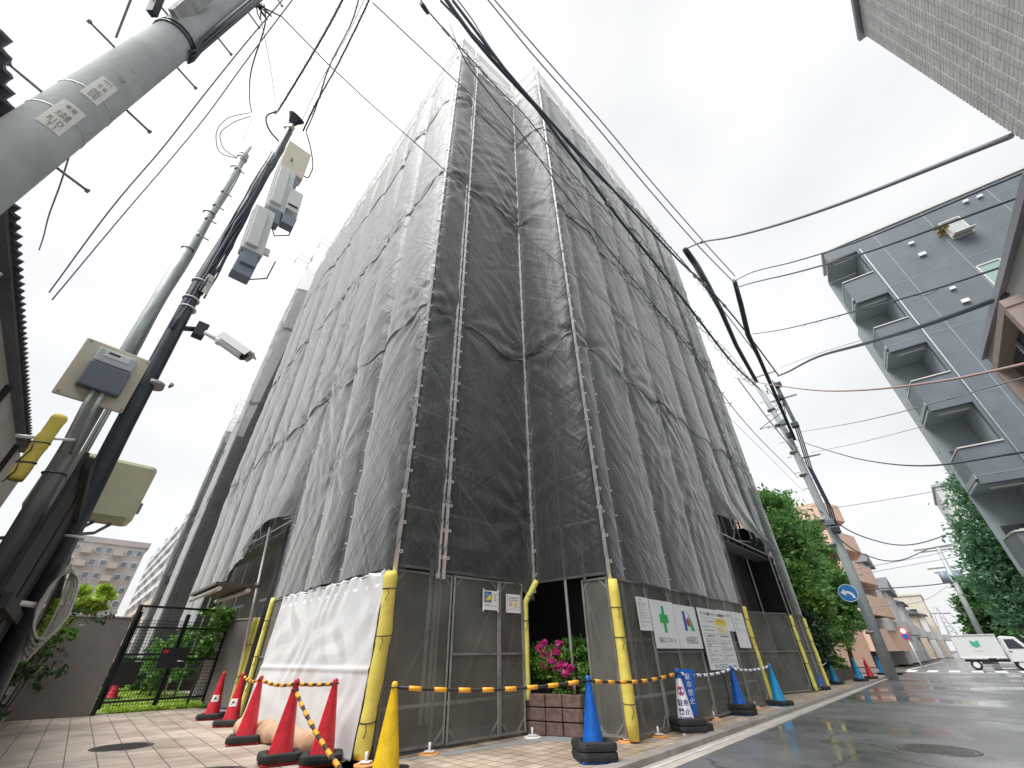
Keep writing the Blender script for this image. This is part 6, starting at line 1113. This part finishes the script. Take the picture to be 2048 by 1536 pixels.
# =================================================================== OVERHEAD CABLES (each hangs in the vertical plane between its two ends)
def cable(label, pts, s0, s1, r, m=cable_m, z=None, coil=None, cat='cable', name='overhead_cable', group='overhead cables', knots=()):
    p = atS(*pts[0], s0); q = atS(*pts[-1], s1); Q = [p]
    for x, y in pts[1:-1]: Q.append(atPl(x, y, p, q))
    Q.append(q); Q = np.array(Q); seg = np.r_[0, np.cumsum(np.linalg.norm(np.diff(Q, axis=0), axis=1))]; n = max(24, int(seg[-1]*1.5)); u = np.linspace(0, seg[-1], n)
    # smooth Catmull-like interpolation
    def cr(k):
        tng = np.gradient(Q[:, k], seg) if len(Q) > 2 else np.full(len(Q), (Q[-1, k]-Q[0, k])/seg[-1]); i = np.clip(np.searchsorted(seg, u, 'right')-1, 0, len(Q)-2); h = seg[i+1]-seg[i]; x = (u-seg[i])/h
        return (2*x**3-3*x**2+1)*Q[i, k]+(x**3-2*x**2+x)*h*tng[i]+(-2*x**3+3*x**2)*Q[i+1, k]+(x**3-x**2)*h*tng[i+1]
    C = np.stack([cr(0), cr(1), cr(2)], 1); t = thing(name, label, cat, p, group); mb = MB(); mb.tube(list(C), r, 8); build('sheath', mb, m, t)
    if coil:
        f0, f1, pitch, rad_, rw = coil; uu = np.arange(seg[-1]*f0, seg[-1]*f1, pitch/10); CC = np.stack([np.interp(uu, u, C[:, k]) for k in range(3)], 1); d = (Q[-1]-Q[0])/np.linalg.norm(Q[-1]-Q[0]); a = np.cross(d, Z); a /= np.linalg.norm(a); b2 = np.cross(a, d)
        ph = 2*math.pi*uu/pitch; CC = CC+a*np.cos(ph)[:, None]*rad_+b2*(np.sin(ph)[:, None]-.7)*rad_; mb = MB(); mb.tube(list(CC), rw, 5); build('spiral_hanger', mb, m, t)
    for f in knots: c = C[int(f*(n-1))]; mb = MB(); mb.cyl(c-(C[1]-C[0])*.0-[0, 0, .0], c+(C[-1]-C[0])/np.linalg.norm(C[-1]-C[0])*.25, r*1.9, n=8); build('clip', mb, galv_d, t)
    return t
cable('thickest black cable bundle sweeping over the wrapped building to the concrete pole', [(872, -30), (939, 65), (1028, 167), (1076, 219), (1127, 290), (1165, 338), (1233, 431), (1296, 509), (1382, 619), (1455, 714), (1519, 778)], 3.4, 28.6, .055, coil=(.35, .95, .9, .16, .012), knots=(.3, .5, .62))
cable('second thick cable splitting off the thickest bundle below its middle', [(905, 0), (1030, 163), (1078, 217), (1144, 290), (1192, 342), (1267, 424), (1355, 518), (1419, 578), (1492, 664), (1558, 752)], 3.5, 28.4, .042, knots=(.55, .6, .7))
cable('thin strand twisting just above the thickest bundle', [(880, 0), (945, 68), (1030, 160), (1082, 222), (1170, 325), (1275, 425), (1363, 520), (1441, 614), (1514, 710)], 3.6, 28.2, .028, coil=(.3, .75, .7, .10, .010))
cable('lower of the two grey parallel cables crossing the open sky', [(960, -20), (1069, 113), (1178, 236), (1281, 359), (1397, 492), (1467, 564)], 4.2, 20, .026, cable_g)
cable('upper of the two grey parallel cables crossing the open sky', [(972, -20), (1100, 128), (1200, 240), (1300, 360), (1400, 475), (1470, 552)], 4.3, 20, .026, cable_g)
cable('grey cable that joins the thickest bundle over the roof notch', [(900, -20), (945, 40), (973, 85), (1018, 147), (1040, 178)], 4.0, 5.9, .022, cable_g)
cable('cable with a dark splice tube at its upper end, left of the thickest bundle', [(830, -20), (854, 20), (891, 62), (922, 96), (997, 178), (1042, 222), (1110, 307), (1195, 403), (1233, 441)], 3.3, 11, .016, coil=(.12, .98, .55, .07, .007), knots=(.1, .22))
c = atS(842, 6, 3.35); c_b = atS(856, 26, 3.45); mb = MB(); mb.tube([c, (c+c_b)/2, c_b], [.05, .055, .045], 12); o = build('splice_tube', mb, blackst, loc=c); tag(o, 'short dark splice tube at the top edge left of the thick cables', 'splice case')
cable('thin strand from the roof corner down across the street side of the netting', [(900, 50), (925, 113), (1042, 266), (1120, 375), (1209, 487), (1300, 600), (1391, 714), (1437, 778), (1597, 956)], 3.6, 28.3, .016, coil=(.28, .62, .8, .12, .010))
cable('faint line descending behind the thick cables to the concrete pole', [(745, 5), (878, 130), (1060, 300), (1200, 430), (1340, 600), (1470, 720), (1620, 940)], 3.0, 28.4, .010, cable_g)
cable('faint line crossing the left face of the wrapped building', [(560, 30), (700, 171), (802, 260), (900, 350), (1160, 560), (1437, 815), (1610, 985)], 3.4, 28.3, .008, cable_g)
for i, (pts, s0, s1, r, m, lab) in enumerate([
    ([(1371, 498), (1405, 484), (1458, 475), (1700, 400), (2022, 272)], 17, 6.3, .035, cable_g, 'twisted grey cable running from the black sleeve to the near tiled building'),
    ([(1469, 562), (1496, 548), (1597, 521), (1705, 487), (2060, 340)], 20, 9, .022, cable_m, 'cable passing above the roof edge of the dark apartment block'),
    ([(1474, 575), (1500, 567), (1600, 543), (1748, 500), (2060, 386)], 20, 9, .026, cable_m, 'cable passing just below the roof edge of the dark apartment block'),
    ([(1505, 668), (1560, 660), (1705, 624), (1880, 575), (2060, 515)], 24, 9, .02, cable_m, 'cable with loose loops crossing the second balcony of the dark block'),
    ([(1556, 752), (1573, 745), (1640, 712), (1737, 685), (1880, 640), (2060, 572)], 28, 9, .05, cable_m, 'thick cable crossing the dark block between its second and third balconies'),
    ([(1560, 735), (1640, 706), (1750, 672)], 28, 18, .012, cable_g, 'thin twin line above the thick cable left of the dark block'),
    ([(1468, 755), (1560, 772), (1660, 782), (1796, 774), (1940, 752), (2060, 725)], 26, 9, .022, mat('pinkish guy sleeve', (.42, .28, .27), .6), 'reddish cable sagging across the third balcony of the dark block'),
    ([(1591, 879), (1660, 902), (1728, 920), (1865, 931), (2060, 902)], 28.4, 9, .018, cable_m, 'deeply sagging line crossing the fourth balcony of the dark block'),
    ([(1596, 865), (1810, 822), (2060, 752)], 28.4, 10, .012, cable_g, 'fine straight line rising from the pole clutter to the dark block'),
    ([(1622, 905), (1720, 885), (1850, 852)], 28.4, 18, .010, cable_g, 'fine line with a curled end right of the concrete pole'),
    ([(1475, 756), (1530, 830), (1586, 900)], 26, 28.4, .03, cable_m, 'slanting stay cable left of the top of the concrete pole'),
    ([(1640, 1022), (1700, 1062), (1757, 1083), (1930, 1060)], 28.5, 40, .03, cable_m, 'black cable drooping from the concrete pole towards the far pole'),
    ([(1650, 1050), (1700, 1095), (1745, 1115), (1868, 1095), (1990, 1070)], 28.5, 58, .03, cable_m, 'second drooping cable from the concrete pole to the far pole crossarm'),
    ([(1655, 1018), (1800, 995), (1960, 965)], 28.5, 34, .014, cable_g, 'fine line above the street between the pole and the dark block'),
    ([(1720, 1180), (1900, 1165), (2048, 1130)], 45, 50, .035, cable_m, 'thick low line stretched across the street in front of the far pole'),
    ([(1700, 1140), (1870, 1108), (1960, 1085)], 40, 58, .02, cable_g, 'grey line above the street reaching the far pole top'),
    ([(1715, 1150), (1850, 1125), (1990, 1100)], 42, 60, .02, cable_g, 'grey line just under the far pole crossarm'),
    ([(1740, 1215), (1850, 1200), (1896, 1172)], 46, 58, .02, cable_g, 'short grey line rising to the far pole transformer')]):
    cable(lab, pts, s0, s1, r, m, coil=((.45, .9, 1.6, .05, .006) if i == 3 else None), knots=((.2,) if i == 0 else ()))
# black sleeves where the cables turn down to the pole
for k, (P_, r0, lab) in enumerate((([(1371, 500), (1392, 530), (1414, 569), (1441, 619), (1473, 692), (1514, 765)], .19, 'fat black cable sleeve bending down to the concrete pole, the left of two'), ([(1469, 562), (1482, 610), (1496, 669), (1518, 715), (1555, 800), (1590, 880)], .14, 'black cable sleeve bending down to the concrete pole, the right of two'))):
    Q = [atS(x, y, 17+(28.2-17)*(i/(len(P_)-1))**.8 if k == 0 else 20+8.2*(i/(len(P_)-1))) for i, (x, y) in enumerate(P_)]; t = thing('cable_sleeve', lab, 'cable sleeve', Q[0], 'overhead cables'); mb = MB(); mb.tube(Q, [r0*.8, r0, r0, r0*.8, r0*.7, r0*.6], 10); build('sleeve', mb, blackst, t); mb = MB(); mb.tube([q_+[0, 0, .16+.05*math.sin(i*2)] for i, q_ in enumerate(Q)], .03, 6); build('strand', mb, cable_m, t)
# cables of the left poles
for i, (pts, s0, s1, r, m, lab) in enumerate([
    ([(548, 225), (560, 215), (600, 150), (650, 65), (695, -20)], 5.9, 3.2, .018, cable_m, 'lashed cable rising from the black pole head, leftmost of three'),
    ([(612, 262), (622, 240), (660, 130), (705, 40), (722, -20)], 5.9, 3.2, .013, cable_g, 'lashed cable rising from the black pole head, middle of three'),
    ([(606, 262), (628, 215), (680, 120), (738, 0), (746, -20)], 5.9, 3.2, .016, cable_m, 'lashed cable rising from the black pole head, rightmost of three'),
    ([(600, 250), (640, 165), (700, 60), (728, 0)], 5.9, 3.2, .005, cable_g, 'hair thin line between the lashed cables of the black pole'),
    ([(573, -10), (480, 100), (400, 200), (330, 290), (240, 395), (98, 585)], 3.2, 6.5, .007, cable_g, 'upper of two long thin wires running down to the house eave'),
    ([(592, -10), (490, 125), (410, 235), (340, 320), (250, 425), (104, 600)], 3.2, 6.5, .007, mat('violet wire', (.25, .2, .36), .5), 'lower of two long thin wires running down to the house eave'),
    ([(265, -10), (232, 75)], 3.2, 3.6, .008, cable_g, 'short wire passing behind the big pole at the top edge'),
    ([(142, 300), (120, 370), (98, 430), (85, 480), (78, 500)], 3.7, 6.0, .006, MT['violet wire'], 'kinked thin wire dropping from the big pole towards the eave'),
    ([(528, 10), (530, 50), (505, 130), (499, 190), (503, 225)], 3.4, 6.1, .009, cable_m, 'drop wire hanging from the big pole top to the grey pole'),
    ([(500, 225), (450, 240), (432, 275), (440, 305), (478, 318)], 6.1, 6.1, .007, cable_m, 'outer drooping loop of wire left of the grey pole head'),
    ([(502, 232), (462, 248), (440, 275), (450, 300), (478, 318)], 6.1, 6.1, .007, cable_m, 'inner drooping loop of wire left of the grey pole head'),
    ([(520, 30), (540, 130), (552, 210)], 3.4, 5.9, .004, cable_g, 'very thin line from the big pole top to the black pole head'),
    ([(505, 235), (492, 262), (488, 280)], 6.1, 6.1, .006, galv, 'short taut wire with a ring above the grey pole hook'),
    ([(552, 222), (532, 236), (540, 262), (560, 285)], 5.9, 5.9, .016, cable_m, 'thick cable loop curling into the left of the black pole head'),
    ([(612, 262), (622, 300), (622, 345), (612, 355), (600, 345)], 5.9, 5.9, .013, cable_m, 'cable loop hanging at the right of the cream junction box')]):
    cable(lab, pts, s0, s1, r, m, group='wires of the left poles', coil=((.1, .9, .35, .03, .003) if i in (0, 1, 2) else None))
c = atS(512, 8, 3.4); mb = MB(); 
for k in range(6): a = np.array([random.uniform(-.1, .1), random.uniform(-.1, .1), random.uniform(-.15, .15)]); mb.tube([c, c+a, c+a*1.5+[.04, 0, -.05], c+[.02, .02, .02*k]], .008, 5)
mb.box(c, (.05, .05, .08)); o = build('wire_clamp', mb, blackst, loc=c); tag(o, 'tangled wire clamp beside the top of the big concrete pole', 'wire clamp')
# =================================================================== FAR LEFT BUILDINGS
far_w = mat('haze paled brown tiles', (.56, .53, .52), .75, 0, .1, .5); lt = mat('pale balcony wall', (.66, .66, .65), .7, 0, .08, 1); tanb = mat('tan balcony', (.58, .46, .36), .7, 0, .1, 1)  # tower tiles made paler, distance haze put into their colour
def block(name, label, c, X, w, d, h, m, floors, bays, bal=None, winm=None, seed=1, cols=None, cat='building', balc_cols=()):
    Yd = np.array([-X[1], X[0], 0]); Yd = Yd if Yd@(-c) > 0 else -Yd; t = thing(name, label, cat, c); mb = MB(); mb.box(c-Yd*d/2+Z*h/2, (w, d, h), (X, Yd, Z)); build('wall', mb, m, t); r = random.Random(seed); fh_ = h/floors; mb = MB(); mb.box(c-Yd*d/2+Z*(h+.4), (w+.6, d+.6, .8), (X, Yd, Z)); build('roof_edge', mb, m, t)
    n_ = 0
    for f in range(floors):
        for b_ in range(bays):
            cc_ = c+X*((b_+.5)/bays-.5)*w+Z*((f+.5)*fh_)
            if b_ in balc_cols:
                mb = MB(); mb.box(cc_+Yd*.7-Z*fh_*.22, (w/bays*.95, 1.4, fh_*.42), (X, Yd, Z)); build('balcony', mb, bal or m, t)
            else:
                mb = MB(); mb.box(cc_+Yd*.04, (w/bays*.62, .14, fh_*.5), (X, Yd, Z)); wi = build('window', mb, winm or white_p, t)
                if n_ < 90: mb = MB(); mb.box(cc_+Yd*.13, (w/bays*.52, .05, fh_*.40), (X, Yd, Z)); sub('pane', mb, mat('far glass', (.22, .26, .29), .2), wi)
                n_ += 1
    return t
a = atS(150, 1090, 95)*[1, 1, 0]; b_ = atS(278, 1098, 95)*[1, 1, 0]; h_ = atS(215, 1088, 95)[2]; X_ = (b_-a)/np.linalg.norm(b_-a); w_ = np.linalg.norm(b_-a)*1.5
block('far_apartments', 'grey brown apartment tower far down the lane with rows of windows and pale balconies', (a*1.25-b_*.25+b_)/2+.0, X_, w_, 14, h_, far_w, 9, 9, mat('pale tan balcony', (.62, .54, .47), .7), seed=2, balc_cols=(3, 6))
t = thing('white_apartments', 'white apartment slab seen edge on at the end of the netting, with stacked balconies', 'building', atS(330, 1200, 74)*[1, 1, 0]); a = atS(392, 1290, 62)*[1, 1, 0]; b_ = atS(225, 1305, 190)*[1, 1, 0]; X_ = (b_-a)/np.linalg.norm(b_-a); Y_ = np.array([-X_[1], X_[0], 0]); Y_ = Y_ if Y_[0] < 0 else -Y_; L_ = np.linalg.norm(b_-a); h_ = atS(395, 930, 62)[2]*1.42; mb = MB(); mb.box((a+b_)/2-Y_*5+Z*h_/2, (L_, 10, h_), (X_, Y_, Z)); build('wall', mb, lt, t)
fl = 9
for f in range(fl):
    z = h_*(f+.35)/fl; mb = MB(); mb.box((a+b_)/2+Y_*.6+Z*z, (L_, 1.3, h_/fl*.36), (X_, Y_, Z)); build('balcony', mb, lt if f > 3 else tanb, t)
    mb = MB(); mb.box((a+b_)/2+Y_*.06+Z*(z+h_/fl*.42), (L_*.98, .1, h_/fl*.42), (X_, Y_, Z)); build('window_band', mb, mat('dark glazing', (.12, .13, .15), .3), t)
for k in range(9): mb = MB(); c = a+X_*L_*k/8+Y_*.65; mb.box(c+Z*h_/2, (.35, 1.4, h_), (X_, Y_, Z)); build('pier', mb, lt, t)
